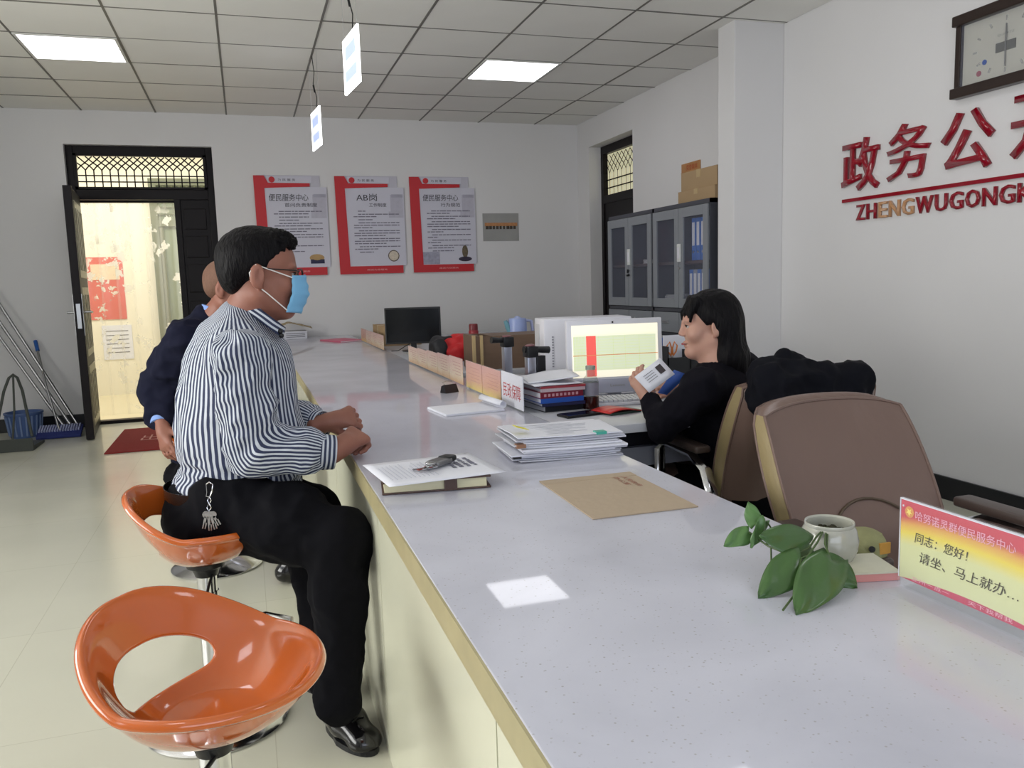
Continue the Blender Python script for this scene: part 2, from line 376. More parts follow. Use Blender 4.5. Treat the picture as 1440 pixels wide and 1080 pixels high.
# closed right-hand leaf with raised panels
lf = MB().box(-0.51, yd+0.02, 0.03, DX1-0.06, yd+0.07, 2.03, bev=0.003)
cl = lf.build('door_leaf', M_black, door, smooth=False)
for z0, z1 in ((0.1, 0.42), (0.48, 1.1), (1.18, 1.44), (1.5, 1.7), (1.76, 1.95)):
    MB().box(-0.485, yd+0.008, z0, DX1-0.09, yd+0.024, z1, bev=0.007).build('door_panel', M_black, cl, smooth=False)
# open left-hand leaf swung into the room
lo = MB().box(-1.385, 7.4, 0.015, -1.335, YB+0.06, 2.05, bev=0.004).build('open_door_leaf', M_black, door, smooth=False)
lo.matrix_local = Matrix.Translation((-1.36, YB+0.06, 0)) @ Matrix.Rotation(math.radians(5.2), 4, 'Z') @ Matrix.Translation((1.36, -YB-0.06, 0))
MB().box(-1.392, 7.39, 0.01, -1.33, 7.47, 2.055, bev=0.004).build('leaf_stile', M_black, lo, smooth=False)
tag(lo, 'black door leaf standing open into the room')
for z0, z1 in ((0.1, 0.6), (0.68, 1.25), (1.33, 1.95)):
    MB().box(-1.336, 7.5, z0, -1.326, 8.12, z1, bev=0.004).build('door_panel', mat('embossed_silvery_door_panel', (150, 146, 128), 0.35, metal=0.5, var=0.45, vscale=22, bump=0.7, bscale=25), lo, smooth=False)
    for q in range(4): MB().box(-1.328, 7.55+q*0.15, z0+0.06, -1.318, 7.60+q*0.15, z1-0.06, bev=0.003).build('door_moulding', mat('embossed_silvery_door_panel', (0, 0, 0)), lo, smooth=False)
MB().box(-1.395, 7.393, 0.86, -1.325, 7.402, 1.2, bev=0.003).box(-1.375, 7.388, 0.92, -1.345, 7.396, 1.12).build('lock_plate', M_steel, lo, smooth=False)
MB().cyl((-1.33, 7.47, 1.05), (-1.27, 7.47, 1.05), 0.009).tube([(-1.28, 7.47, 1.05), (-1.275, 7.53, 1.05), (-1.275, 7.59, 1.045)], 0.009).cyl((-1.39, 7.47, 1.05), (-1.45, 7.47, 1.05), 0.009).tube([(-1.44, 7.47, 1.05), (-1.445, 7.53, 1.05), (-1.445, 7.59, 1.045)], 0.009).build('handle', M_steel, lo)

# corridor beyond the door
M_cream = mat('cream_corridor_paint', (240, 234, 214), 0.7, var=0.04, vscale=1.5)
cw = MB().box(-4.0, 10.6, 0, 1.5, 10.8, 3.1).box(-4.2, YB+0.24, 0, -4.0, 10.8, 3.1).box(1.5, YB+0.24, 0, 1.7, 10.8, 3.1).box(-4.2, YB+0.24, 3.1, 1.7, 10.8, 3.2)
struct(cw.build('wall_corridor', M_cream, smooth=False))
struct(MB().box(-4.2, YB+0.2, -0.1, 1.7, 10.8, 0).build('floor_corridor', mat('cream_corridor_tile', (226, 214, 178), 0.2, var=0.05), smooth=False))
# far grey-green corridor door with lace pane
d3 = struct(thing('door_3', None, None, (0, 0, 0)))
M_gg = mat('grey_green_door_paint', (112, 116, 94), 0.4, var=0.08)
q = MB()
for a in ((-0.98, 0.0, -0.90, 2.5), (-0.14, 0, -0.06, 2.5), (-0.90, 2.42, -0.14, 2.5), (-0.90, 1.95, -0.14, 2.02), (-0.90, 0, -0.14, 0.12)): q.box(a[0], 10.52, a[1], a[2], 10.6, a[3])
q.build('door_frame', M_gg, d3, smooth=False)
MB().box(-0.9, 10.56, 0.12, -0.14, 10.59, 1.95).box(-0.9, 10.56, 2.02, -0.14, 10.59, 2.42).build('door_pane', mat('frosted_grey_pane', (128, 138, 114), 0.3, var=0.15, vscale=3), d3, smooth=False)
for k in range(3): MB().box(-0.9+0.26*k, 10.535, 0.12, -0.9+0.26*k+0.05, 10.56, 1.95).build('door_stile', M_gg, d3, smooth=False)
grille(d3, -0.9, -0.14, 2.02, 2.42, 10.54, M_gg, 9)
# red notice and papers on the corridor wall
t = thing('wall_notice', 'red printed notice on the corridor wall seen through the doorway', 'poster', (-1.52, 10.595, 1.25))
BX('sheet', mat('faded_red_notice', (214, 96, 84), 0.6, var=0.12, vscale=6), t, -0.19, -0.004, -0.36, 0.19, 0.004, 0.36)
MB().box(-0.15, -0.008, 0.1, 0.15, -0.003, 0.28).build('print_block', mat('pale_notice_print', (232, 206, 176), 0.6, var=0.2, vscale=30), t, smooth=False)
t = thing('wall_paper_sheet', 'white lined paper sheet below the red corridor notice', 'paper', (-1.45, 10.595, 0.62))
BX('sheet', M_paper, t, -0.16, -0.004, -0.2, 0.16, 0.003, 0.2)
q = MB()
for k in range(6): q.box(-0.12, -0.006, 0.13-k*0.05, 0.12, -0.003, 0.137-k*0.05)
q.build('print_line', M_ink, t, smooth=False)
# strip curtain: clear strips with white flower print
def lace():
    m = bpy.data.materials.new('clear_strip_with_white_flowers'); m.use_nodes = True; t = NT(m); out = t.n['Material Output']; t.n.remove(t.n['Principled BSDF'])
    tc = t.add('ShaderNodeTexCoord')
    v = t.add('ShaderNodeTexVoronoi', ins={'Scale': 10.0})
    n = t.add('ShaderNodeTexNoise', ins={'Scale': 24.0, 'Detail': 2.0}); t.link(tc.outputs['Object'], n.inputs['Vector'])
    mxv = t.add('ShaderNodeMix', data_type='VECTOR'); mxv.inputs['Factor'].default_value = 0.12; t.link(tc.outputs['Object'], mxv.inputs['A']); t.link(n.outputs['Color'], mxv.inputs['B']); t.link(mxv.outputs['Result'], v.inputs['Vector'])
    n2 = t.add('ShaderNodeTexNoise', ins={'Scale': 2.6, 'Detail': 1.0}); t.link(tc.outputs['Object'], n2.inputs['Vector'])
    r = t.add('ShaderNodeValToRGB'); r.color_ramp.elements[0].position = 0.34; r.color_ramp.elements[0].color = (1, 1, 1, 1); r.color_ramp.elements[1].position = 0.39; r.color_ramp.elements[1].color = (0, 0, 0, 1); t.link(v.outputs['Distance'], r.inputs[0])
    r2 = t.add('ShaderNodeValToRGB'); r2.color_ramp.elements[0].position = 0.47; r2.color_ramp.elements[0].color = (0, 0, 0, 1); r2.color_ramp.elements[1].position = 0.53; r2.color_ramp.elements[1].color = (1, 1, 1, 1); t.link(n2.outputs['Fac'], r2.inputs[0])
    mu = t.add('ShaderNodeMath', operation='MULTIPLY'); t.link(r.outputs[0], mu.inputs[0]); t.link(r2.outputs[0], mu.inputs[1])
    mr = t.add('ShaderNodeMapRange', ins={'To Min': 0.13, 'To Max': 0.88}); t.link(mu.outputs[0], mr.inputs[0])
    tb = t.add('ShaderNodeBsdfTransparent'); tl = t.add('ShaderNodeBsdfTranslucent'); df = t.add('ShaderNodeBsdfDiffuse'); tl.inputs['Color'].default_value = (0.92, 0.91, 0.86, 1); df.inputs['Color'].default_value = (0.85, 0.85, 0.8, 1)
    m0 = t.add('ShaderNodeMixShader', ins={'Fac': 0.3}); t.link(tl.outputs[0], m0.inputs[1]); t.link(df.outputs[0], m0.inputs[2])
    m1 = t.add('ShaderNodeMixShader'); t.link(mr.outputs[0], m1.inputs['Fac']); t.link(tb.outputs[0], m1.inputs[1]); t.link(m0.outputs[0], m1.inputs[2])
    gl = t.add('ShaderNodeBsdfGlossy', ins={'Roughness': 0.2}); m2 = t.add('ShaderNodeMixShader', ins={'Fac': 0.04}); t.link(m1.outputs[0], m2.inputs[1]); t.link(gl.outputs[0], m2.inputs[2]); t.link(m2.outputs[0], out.inputs['Surface'])
    return m
M_lace = lace()
sc = thing('strip_curtain', 'clear strip curtain printed with white flowers hanging in the open doorway', 'curtain', (-0.97, YB+0.2, 2.02))
for k in range(6):
    xc = -0.34+k*0.135
    def fn(a, b, xc=xc, k=k): 
        x = xc-0.078+0.156*a
        return Vector((x, (0.012 if k % 2 else -0.006)+0.012*math.cos((a-0.5)*PI)+0.004*math.sin(b*9+k), -b*1.96))
    MB().grid(fn, 6, 12).build('curtain_strip', M_lace, sc)
MB().box(-0.45, -0.02, -0.005, 0.42, 0.03, 0.02).build('curtain_rail', M_black, sc, smooth=False)

# ------------------------------------------------------------------ side door in the recess (right wall)
d2 = struct(thing('door_2', None, None, (0, 0, 0)))
xq = XR+0.13
q = MB(); q.box(xq, 6.91, 0, xq+0.06, 6.97, 2.52); q.box(xq, 7.84, 0, xq+0.06, 7.9, 2.52); q.box(xq, 6.97, 2.44, xq+0.06, 7.84, 2.52); q.box(xq, 6.97, 1.95, xq+0.06, 7.84, 2.03)
q.build('door_frame', M_black, d2, smooth=False)
MB().box(xq+0.01, 6.97, 0, xq+0.05, 7.84, 1.95).build('door_leaf', M_black, d2, smooth=False)
g2 = grille(d2, 0, 0.83, 2.03, 2.42, 0, M_black, 9)
for v in g2.data.vertices: v.co = Vector((xq+0.02, 6.99+v.co.x, v.co.z))
MB().box(xq+0.05, 6.97, 2.03, xq+0.056, 7.84, 2.44).build('transom_pane', emis('daylit_transom_pane', (232, 226, 190), 0.45), d2, smooth=False)

# ------------------------------------------------------------------ posters on the back wall
M_post = mat('pale_grey_poster', (206, 205, 218), 0.5, var=0.05, vscale=5)
M_ghost = mat('faded_ink_painting', (168, 166, 182), 0.6, var=0.2, vscale=18)
def poster(x, label, title, sub, seed, emblem, w=0.64):
    t = thing('wall_poster', label, 'poster', (x, YB-0.012, 1.31), 0, 'rules posters on the back wall')
    BX('poster_board', mat('poster_backing', (196, 194, 206), 0.6), t, 0.02, 0.002, 0.03, w-0.045, 0.011, 0.94)
    q = MB()   # red frame, leaning left edge
    q.prism([(0, 0), (w-0.02, 0), (w-0.02, 0.075), (0.10, 0.075), (0.085, 0.82), (0.50, 0.835), (0.50, 0.865), (0.12, 0.868), (0.085, 0.935), (-0.01, 0.935)], 0, 0.012, Matrix(((1, 0, 0, 0), (0, 0, 1, -0.012), (0, 1, 0, 0), (0, 0, 0, 1))))
    q.build('red_border', M_red, t, smooth=False)
    MB().box(0.085, -0.006, 0.075, w+0.015, 0.004, 0.83).build('sheet', M_post, t, smooth=False)
    MB().box(0.11, -0.003, 0.868, 0.52, 0.003, 0.93).build('header_strip', M_post, t, smooth=False)
    R, U = (1, 0, 0), (0, 0, 1)
    MB().cyl((0.155, -0.004, 0.898), (0.155, -0.007, 0.898), 0.028, seg=20).build('round_seal', M_red, t)
    text_mesh('header_text', '为 民 服 务', M_ink, t, (0.21, -0.0045, 0.885), R, U, w=0.16, h=0.024)
    if title[0] == 'A':
        text_mesh('title_text', title, M_ink, t, (0.19, -0.0085, 0.70), R, U, w=0.2, h=0.072)
        text_mesh('subtitle_text', sub, M_ink, t, (0.31, -0.0085, 0.645), R, U, w=0.17, h=0.036)
    else:
        text_mesh('title_text', title, M_ink, t, (0.12, -0.0085, 0.70), R, U, w=0.36, h=0.066, shear=0.1)
        text_mesh('subtitle_text', sub, M_ink, t, (0.30 if len(sub) < 5 else 0.26, -0.0085, 0.645), R, U, w=0.05*len(sub), h=0.038)
    rr = random.Random(seed); q = MB(); z = 0.60
    while z > 0.2:
        n = rr.choice((1, 2, 2, 3))
        for k in range(n):
            x0 = 0.20 if k == 0 else 0.155
            x1 = 0.60 if k < n-1 else rr.uniform(0.25, 0.5)
            if z < 0.25: x1 = min(x1, 0.42)
            xx = x0
            while xx < x1:
                L = rr.uniform(0.02, 0.07); q.box(xx, -0.0075, z, min(xx+L, x1), -0.006, z+0.0085); xx += L+0.006
            z -= 0.0235
            if z < 0.2: break
        z -= 0.006
    tag(q.build('print_line', mat('small_print', (112, 108, 126), 0.6), t, smooth=False), kind='stuff')
    MB().box(0.52, -0.0072, 0.60, w+0.005, -0.006, 0.76).box(0.50, -0.0072, 0.54, w+0.005, -0.006, 0.60).build('ink_painting', mat('ghost_ink', (188, 186, 200), 0.6, var=0.12, vscale=26), t, smooth=False)
    MB().box(0.53, -0.0078, 0.735, w+0.005, -0.0065, 0.765).build('roof_print', M_ghost, t, smooth=False)
    e = MB().box(0, 0, 0, 0.0001, 0.0001, 0.0001)
    if emblem == 'bowl':
        MB().sph((0.53, -0.006, 0.165), 0.07, sc=(1, 0.04, 0.5)).build('food_print', mat('tan_print', (178, 146, 100), 0.6, var=0.2, vscale=30), t)
        MB().box(0.47, -0.008, 0.11, 0.60, -0.004, 0.15).build('bowl_print', mat('navy_print', (44, 44, 76), 0.6, var=0.2), t, smooth=False)
    elif emblem == 'plate':
        MB().sph((0.53, -0.005, 0.17), 0.062, sc=(1, 0.04, 1)).build('dish_rim_print', mat('brown_print', (92, 80, 72), 0.6, var=0.3, vscale=30), t)
        MB().sph((0.53, -0.0065, 0.17), 0.048, sc=(1, 0.06, 1)).build('food_print', mat('ivory_print', (206, 194, 178), 0.6, var=0.3, vscale=50), t)
    else:
        MB().sph((0.535, -0.005, 0.20), 0.036, sc=(1, 0.06, 2.0)).build('ornament_print', mat('bronze_print', (104, 92, 72), 0.6, var=0.5, vscale=60), t)
        MB().sph((0.535, -0.006, 0.125), 0.07, sc=(1, 0.05, 0.35)).build('stand_print', mat('dark_stand_print', (56, 48, 66), 0.6, var=0.3, vscale=30), t)
        MB().box(0.09, -0.0072, 0.08, 0.27, -0.006, 0.2).build('cloud_print', mat('grey_cloud_print', (160, 160, 178), 0.6, var=0.35, vscale=40), t, smooth=False)
    e.b.free()
    text_mesh('footer_text', '竭诚为您服务', mat('pale_red_print', (232, 170, 170), 0.6), t, (0.26, -0.0135, 0.03), R, U, w=0.2, h=0.016)
    return t
poster(0.157, 'red and white rules poster partly behind the masked man, leftmost of three', '便民服务中心', '首问负责制度', 1, 'bowl')
poster(0.90, 'red and white rules poster headed with letters AB, middle of three', 'AB岗', '工作制度', 2, 'plate')
poster(1.625, 'red and white rules poster with a bronze ornament, rightmost of three', '便民服务中心', '行为规范', 3, 'ornament')
t = thing('photo_print', 'small landscape photo of a long building on the back wall', 'photo', (2.36, YB-0.006, 1.61))
BX('sheet', mat('hazy_photo_paper', (158, 158, 156), 0.4, var=0.1, vscale=6), t, 0, 0, 0, 0.385, 0.004, 0.28)
MB().box(0.02, -0.002, 0.15, 0.37, 0.001, 0.185).build('building_print', mat('orange_building_print', (186, 132, 88), 0.5, var=0.3, vscale=50), t, smooth=False)
q = MB()
for k in range(9): q.box(0.03+k*0.037, -0.003, 0.12, 0.05+k*0.037+random.uniform(0, 0.012), 0.0, 0.152)
q.build('shopfront_print', mat('dark_shopfront_print', (70, 60, 52), 0.5, var=0.4, vscale=60), t, smooth=False)

# ------------------------------------------------------------------ red lettering on the right wall
N_, U_ = (0, -1, 0), (0, 0, 1)
xw = XR-0.001
for ch, y0, z0, w, h in (('政', 4.125, 1.655, 0.30, 0.295), ('务', 3.765, 1.675, 0.295, 0.295), ('公', 3.395, 1.670, 0.31, 0.29), ('开', 2.992, 1.685, 0.31, 0.28)):
    o = text_mesh('wall_character', ch, M_redacr, None, (xw, y0, z0), N_, U_, w=w, h=h, ext=0.02, bold=0.006 if ch == '务' else 0.013)
    tag(o, {'政': 'glossy red wall character, first from the left beside the pier', '务': 'glossy red wall character, second from the left', '公': 'glossy red wall character of four strokes under the framed clock, third', '开': 'glossy red wall character cut by the right picture edge'}[ch], 'lettering', 'red wall characters')
o = MB().box(xw-0.014, 2.3, 1.598, xw, 4.12, 1.618).build('wall_line', M_redacr, None, smooth=False); tag(o, 'long thin red acrylic line under the wall characters', 'lettering')
wd = text_mesh('probe', 'ZHENGWUGONGKAI', M_redacr, None, (0, 0, 0), (1, 0, 0), (0, 1, 0), h=0.085, bold=0.02)
tot = wd.dimensions.x; bpy.data.objects.remove(wd)
y = 4.0; word = 'ZHENGWUGONGKAI'
adv = {'W': 0.128, 'G': 0.097, 'O': 0.098, 'N': 0.094, 'H': 0.092, 'U': 0.092, 'K': 0.096, 'A': 0.096, 'I': 0.044, 'Z': 0.082, 'E': 0.082}
M_glint = mat('red_acrylic_gold_glint', (190, 140, 96), 0.12, var=0.35, vscale=18, coat=1.0)  # gold glint put into the base colour of three red letters
for i, ch in enumerate(word):
    w = adv[ch]-0.016
    o = text_mesh('wall_letter', ch, M_glint if i in (2, 3, 4) else M_redacr, None, (xw, y, 1.487), N_, U_, w=w, h=0.088, ext=0.015, bold=0.012)
    tag(o, '%s capital letter %s on the right wall, %s' % ('gold-glinting red' if i in (2, 3, 4) else 'glossy red', ch, ['first of the word', 'second of the word', 'third of the word', 'between E and G', 'first G, gold-glinting', 'the only W', 'after the W', 'second G, after U', 'after the second G', 'second N, after O', 'third G, before K', 'after the third G', 'before the last letter', 'last letter'][i]), 'letter', 'red wall letters')
    y -= adv[ch]
# framed clock
t = thing('framed_clock', 'dark wood framed rectangular clock high on the right wall', 'clock', (XR, 3.04, 2.215))
M_wood = mat('dark_walnut', (46, 34, 30), 0.3, var=0.2, vscale=10, stretch=(1, 6, 1))
hw, hh = 0.27, 0.19
MB().box(-0.035, -hw, -hh, 0, -hw+0.03, hh, bev=0.004).build('side_rail', M_wood, t, smooth=False); MB().box(-0.035, hw-0.03, -hh, 0, hw, hh, bev=0.004).build('side_rail', M_wood, t, smooth=False)
MB().box(-0.05, -hw-0.012, hh-0.045, 0, hw+0.012, hh+0.005, bev=0.006).build('top_rail', M_wood, t, smooth=False)
MB().box(-0.05, -hw-0.012, -hh-0.005, 0, hw+0.012, -hh+0.045, bev=0.006).build('bottom_rail', M_wood, t, smooth=False)
BX('face', mat('ivory_clock_face', (212, 210, 196), 0.5, var=0.04), t, -0.012, -hw+0.02, -hh+0.02, -0.006, hw-0.02, hh-0.02)
for k in range(12):
    a = k*PI/6; cy, cz = -math.sin(a)*0.17, math.cos(a)*0.115
    q = MB().box(-0.016, -0.004, -0.011, -0.012, 0.004, 0.011, M=Matrix.Translation((0, cy, cz)) @ Matrix.Rotation(a, 4, 'X'))
    q.build('hour_mark', mat('silver_mark', (228, 228, 222), 0.2, metal=0.7), t, smooth=False)
MB().box(-0.019, -0.003, -0.10, -0.017, 0.003, 0.09).box(-0.021, -0.003, 0, -0.019, 0.003, 0.06, M=Matrix.Rotation(0.05, 4, 'X')).build('clock_hand', mat('silver_hand', (170, 170, 165), 0.3, metal=0.8), t, smooth=False)
BX('date_window', mat('olive_lcd', (104, 104, 92), 0.4), t, -0.016, -0.05, -0.03, -0.012, 0.055, 0.012)
MB().cyl((-0.012, 0.115, -0.055), (-0.015, 0.115, -0.055), 0.012).build('blue_emblem', M_blue, t)
MB().cyl((-0.012, 0.145, -0.10), (-0.015, 0.145, -0.10), 0.013).build('red_emblem', mat('dull_red_print', (176, 96, 106), 0.5), t)
text_mesh('face_text', 'QUARTZ', mat('grey_print', (150, 148, 140), 0.5), t, (-0.0125, 0.05, 0.04), N_, U_, w=0.09, h=0.012)
BX('glass', M_gl, t, -0.030, -hw+0.03, -hh+0.04, -0.028, hw-0.03, hh-0.04)
# plaque above the cabinets
t = thing('wall_plaque', 'small orange wooden plaque above the grey cabinet', 'sign', (XR, 5.875, 2.03))
BX('board', mat('orange_wood_board', (178, 126, 76), 0.4, var=0.12), t, -0.012, -0.14, -0.055, 0, 0.14, 0.055, bev=0.003)
text_mesh('plaque_text', '荣誉集体', mat('orange_red_print', (176, 74, 40), 0.5), t, (-0.0125, 0.06, -0.005), N_, U_, w=0.17, h=0.045)
text_mesh('small_text', '先进单位', mat('orange_red_print', (0, 0, 0)), t, (-0.0125, 0.06, -0.04), N_, U_, w=0.15, h=0.02)

# ------------------------------------------------------------------ grey filing cabinets
def binder(x, y, z, h, col, label, grp):
    t = thing('ring_binder', label, 'binder', (x, y, z), 0, grp)
    MB().box(0, -0.026, 0, 0.2, 0.026, h, bev=0.003).build('cover', mat('blue_binder_board' if col else 'pale_binder_board', (70, 118, 200) if col else (150, 156, 176), 0.5), t, smooth=False)
    BX('spine_label', M_paper, t, -0.002, -0.016, h*0.35, 0.001, 0.016, h*0.9)
    MB().cyl((-0.003, 0, h*0.2), (0.001, 0, h*0.2), 0.009, seg=12).build('finger_ring', M_steel, t)
    return t
def cabinet(yc, label, key):
    t = thing('filing_cabinet', label, 'cabinet', (3.05, yc, 0))
    w, d, h = 0.412, 0.365, 1.72
    c = MB().box(0.02, -w, 0.04, d, -w+0.015, h).box(0.02, w-0.015, 0.04, d, w, h).box(d-0.012, -w, 0.04, d, w, h).box(0.0, -w, h-0.03, d, w, h).box(0.0, -w, 0, d, w, 0.06).box(0.0, -w, 0.935, d, w, 0.96).box(0.0, -w, 0.755, d, w, 0.775)
    c.box(0.0, -w, 0, 0.02, -w+0.012, h).box(0.0, w-0.012, 0, 0.02, w, h)
    c.build('body', M_greyd, t, smooth=False)
    BX('shelf', mat('brown_shelf', (78, 70, 70), 0.5), t, 0.03, -w+0.016, 1.285, d-0.02, w-0.016, 1.305)
    for s in (-1, 1):
        y0, y1 = (0.003, w-0.014) if s > 0 else (-w+0.014, -0.003)
        # glazed door: four rails and a pane
        dd = MB(); z0, z1 = 0.965, h-0.035; e = 0.062
        dd.box(-0.014, y0, z0, 0.0, y0+e, z1, bev=0.003).box(-0.014, y1-e, z0, 0, y1, z1, bev=0.003).box(-0.014, y0+e, z0, 0, y1-e, z0+e*1.1, bev=0.002).box(-0.014, y0+e, z1-e*1.1, 0, y1-e, z1, bev=0.002)
        o = dd.build('glass_door', M_grey, t, smooth=False)
        BX('pane', M_gl, o, -0.008, y0+e, z0+e, -0.005, y1-e, z1-e)
        o2 = MB().box(-0.014, y0, 0.065, 0, y1, 0.75, bev=0.003).build('lower_door', M_grey, t, smooth=False)
        MB().box(-0.018, (y0 if s > 0 else y1-0.05)+0.005, 0.4, -0.012, (y0 if s > 0 else y1-0.05)+0.045, 0.52, bev=0.002).build('handle', M_steel, o2, smooth=False)
        o3 = MB().box(-0.014, y0, 0.78, 0, y1, 0.93, bev=0.003).build('drawer', M_grey, t, smooth=False)
        yc2 = (y0+y1)/2
        MB().box(-0.018, yc2-0.05, 0.845, -0.012, yc2+0.05, 0.865, bev=0.002).cyl((-0.02, yc2+0.09, 0.87), (-0.012, yc2+0.09, 0.87), 0.008, seg=10).build('pull', M_steel, o3, smooth=False)
        if s < 0: pass
    hnd = MB().box(-0.024, -0.038, 1.30, -0.013, 0.008, 1.43, bev=0.004).build('handle', M_alu if False else mat('bright_recessed_handle', (214, 216, 214), 0.3), t, smooth=False)
    MB().box(-0.027, -0.026, 1.325, -0.022, -0.004, 1.405, bev=0.002).build('latch', M_white, t, smooth=False)
    MB().cyl((-0.02, -0.015, 1.255), (-0.012, -0.015, 1.255), 0.009, seg=12).build('lock', M_steel, t)
    if key:
        MB().box(-0.035, -0.017, 1.235, -0.02, -0.013, 1.265).cyl((-0.028, -0.015, 1.225), (-0.024, -0.015, 1.21), 0.014, seg=10).build('key', M_blackp, t, smooth=False)
    return t
cabinet(6.235, 'grey metal filing cabinet with glass doors and a black key, by the far corner', True)
cabinet(5.405, 'grey metal filing cabinet with glass doors and blue binders, beside the pier', False)
for k in range(5):
    binder(3.10, 5.30-k*0.062, 1.307, 0.30, k < 3 or k == 4, 'ring binder behind glass on the upper cabinet shelf, %s' % ['leftmost, blue', 'second from left, blue', 'middle, blue', 'fourth from left, pale', 'rightmost, blue'][k], 'binders on the upper cabinet shelf')
for k in range(6):
    binder(3.10, 5.335-k*0.056, 0.962, 0.28, k % 2 == 0, 'ring binder behind glass on the lower cabinet shelf, %s' % ['leftmost, blue', 'second from left, pale', 'third from left, blue', 'fourth from left, pale', 'fifth from left, blue', 'rightmost, pale'][k], 'binders on the lower cabinet shelf')
for i, (y, z, n, lb) in enumerate([(6.0, 1.307, 4, 'loose white papers on the upper shelf of the far cabinet'), (6.42, 0.962, 7, 'pale papers on the lower shelf of the far cabinet'), (5.65, 0.962, 12, 'stacked papers behind the left pane of the binder cabinet')]):
    q = MB()
    for k in range(n): q.box(-0.09, -0.12, k*0.008, 0.1, 0.1, k*0.008+0.005, M=Matrix.Rotation(random.uniform(-.15, .15), 4, 'Z'))
    o = q.build('paper_pile', M_paper2, None, smooth=False, loc=(3.2, y, z+0.001)); tag(o, lb, 'papers')
# cartons on the cabinet
def carton(x, y, z, w, d, h, rz, label, m=None, nm='cardboard_box'):
    m = m or M_cardb
    t = thing(nm, label, 'box', (x, y, z), rz)
    BX('body', m, t, -w/2, -d/2, 0, w/2, d/2, h, bev=0.003)
    MB().box(-w/2-0.001, -d/2-0.001, h-0.002, -0.001, d/2+0.001, h+0.001).box(0.001, -d/2-0.001, h-0.002, w/2+0.001, d/2+0.001, h+0.001).build('flap', m, t, smooth=False)
    MB().box(-w/2-0.0015, -0.025, h*0.6, w/2+0.0015, 0.025, h+0.002).build('tape', mat('parcel_tape', (186, 162, 120), 0.3), t, smooth=False)
    return t
carton(3.22, 5.235, 1.7205, 0.28, 0.5, 0.085, 0, 'flat brown carton lying on the grey cabinet, under the larger one')
carton(3.225, 5.22, 1.8075, 0.27, 0.46, 0.13, 0.03, 'brown cardboard box on top of the flat carton by the pier')

# ------------------------------------------------------------------ reception counter
CX0, CX1, CY0, CY1, CH = 0.255, 0.955, -0.7, 8.18, 0.72
ct = thing('reception_counter', 'long white quartz-topped reception counter running to the back wall', 'counter', ((CX0+CX1)/2, 3.7, 0))
def cbx(name, m, *a, **k):
    o = MB().box(*a, **k).build(name, m, None, smooth=False); o.parent = ct
    o.matrix_parent_inverse = Matrix.Translation(-ct.location); return o
cbx('worktop', M_quartz, CX0+0.004, CY0, CH-0.022, CX1, CY1, CH, bev=0.002)
M_edge = mat('yellowed_marble_edge', (176, 166, 128), 0.35, var=0.18, vscale=14)
cbx('edge_trim', M_edge, CX0, CY0, CH-0.048, CX0+0.02, CY1, CH-0.0015)
cbx('edge_trim', M_edge, CX1-0.02, CY0, CH-0.048, CX1-0.001, CY1, CH-0.023)
M_pan = mat('ivory_lacquer_panel', (222, 222, 200), 0.2, var=0.02)
ys = [-0.08, 0.97, 1.98, 2.99, 4.0, 5.01, 6.02, 7.03, 8.04]
yy = [CY0+0.01]+ys+[CY1-0.01]
for a, b in zip(yy, yy[1:]): cbx('front_panel', M_pan, CX0+0.02, a+0.003, 0.0, CX0+0.038, b-0.003, CH-0.048)
for y in ys: cbx('panel_joint', mat('steel_joint_strip', (168, 168, 150), 0.3), CX0+0.024, y-0.0035, 0, CX0+0.034, y+0.0035, CH-0.048)
cbx('carcass', mat('white_board', (206, 206, 204), 0.5), CX0+0.038, CY0+0.01, 0, CX0+0.06, CY1-0.01, CH-0.022)
cbx('back_panel', mat('white_board', (0, 0, 0)), CX1-0.16, CY0+0.01, 0, CX1-0.14, CY1-0.01, CH-0.022)
cbx('end_panel', M_pan, CX0+0.06, CY0+0.01, 0, CX1-0.16, CY0+0.03, CH-0.022)
TZ = CH+0.0006

# ------------------------------------------------------------------ office desks behind
M_desk = mat('pale_grey_desk_top', (190, 192, 200), 0.25, var=0.04)
M_deskd = mat('dark_desk_body', (34, 34, 44), 0.5, var=0.08)
def desk(x0, y0, x1, y1, label):
    t = thing('office_desk', label, 'desk', ((x0+x1)/2, (y0+y1)/2, 0)); hx, hy = (x1-x0)/2, (y1-y0)/2
    BX('desk_top', M_desk, t, -hx, -hy, CH-0.03, hx, hy, CH, bev=0.004)
    BX('side_panel', M_deskd, t, -hx+0.01, -hy+0.04, 0, -hx+0.03, hy-0.02, CH-0.031); BX('side_panel', M_deskd, t, hx-0.03, -hy+0.04, 0, hx-0.01, hy-0.02, CH-0.031)
    BX('apron', M_deskd, t, -hx+0.03, -hy+0.25, CH-0.13, hx-0.03, -hy+0.27, CH-0.031)
    BX('keyboard_tray', mat('grey_rail', (172, 175, 190), 0.4), t, -hx+0.03, -hy+0.22, CH-0.20, hx-0.03, -hy+0.25, CH-0.13)
    BX('back_panel', M_deskd, t, -hx+0.03, hy-0.06, 0.1, hx-0.03, hy-0.04, CH-0.031)
    return t
desk(0.958, 2.42, 2.02, 4.02, 'pale-topped desk behind the counter where the woman sits')
desk(0.958, 4.25, 2.5, 7.6, 'pale-topped desk farther back behind the row of leaflet stands')

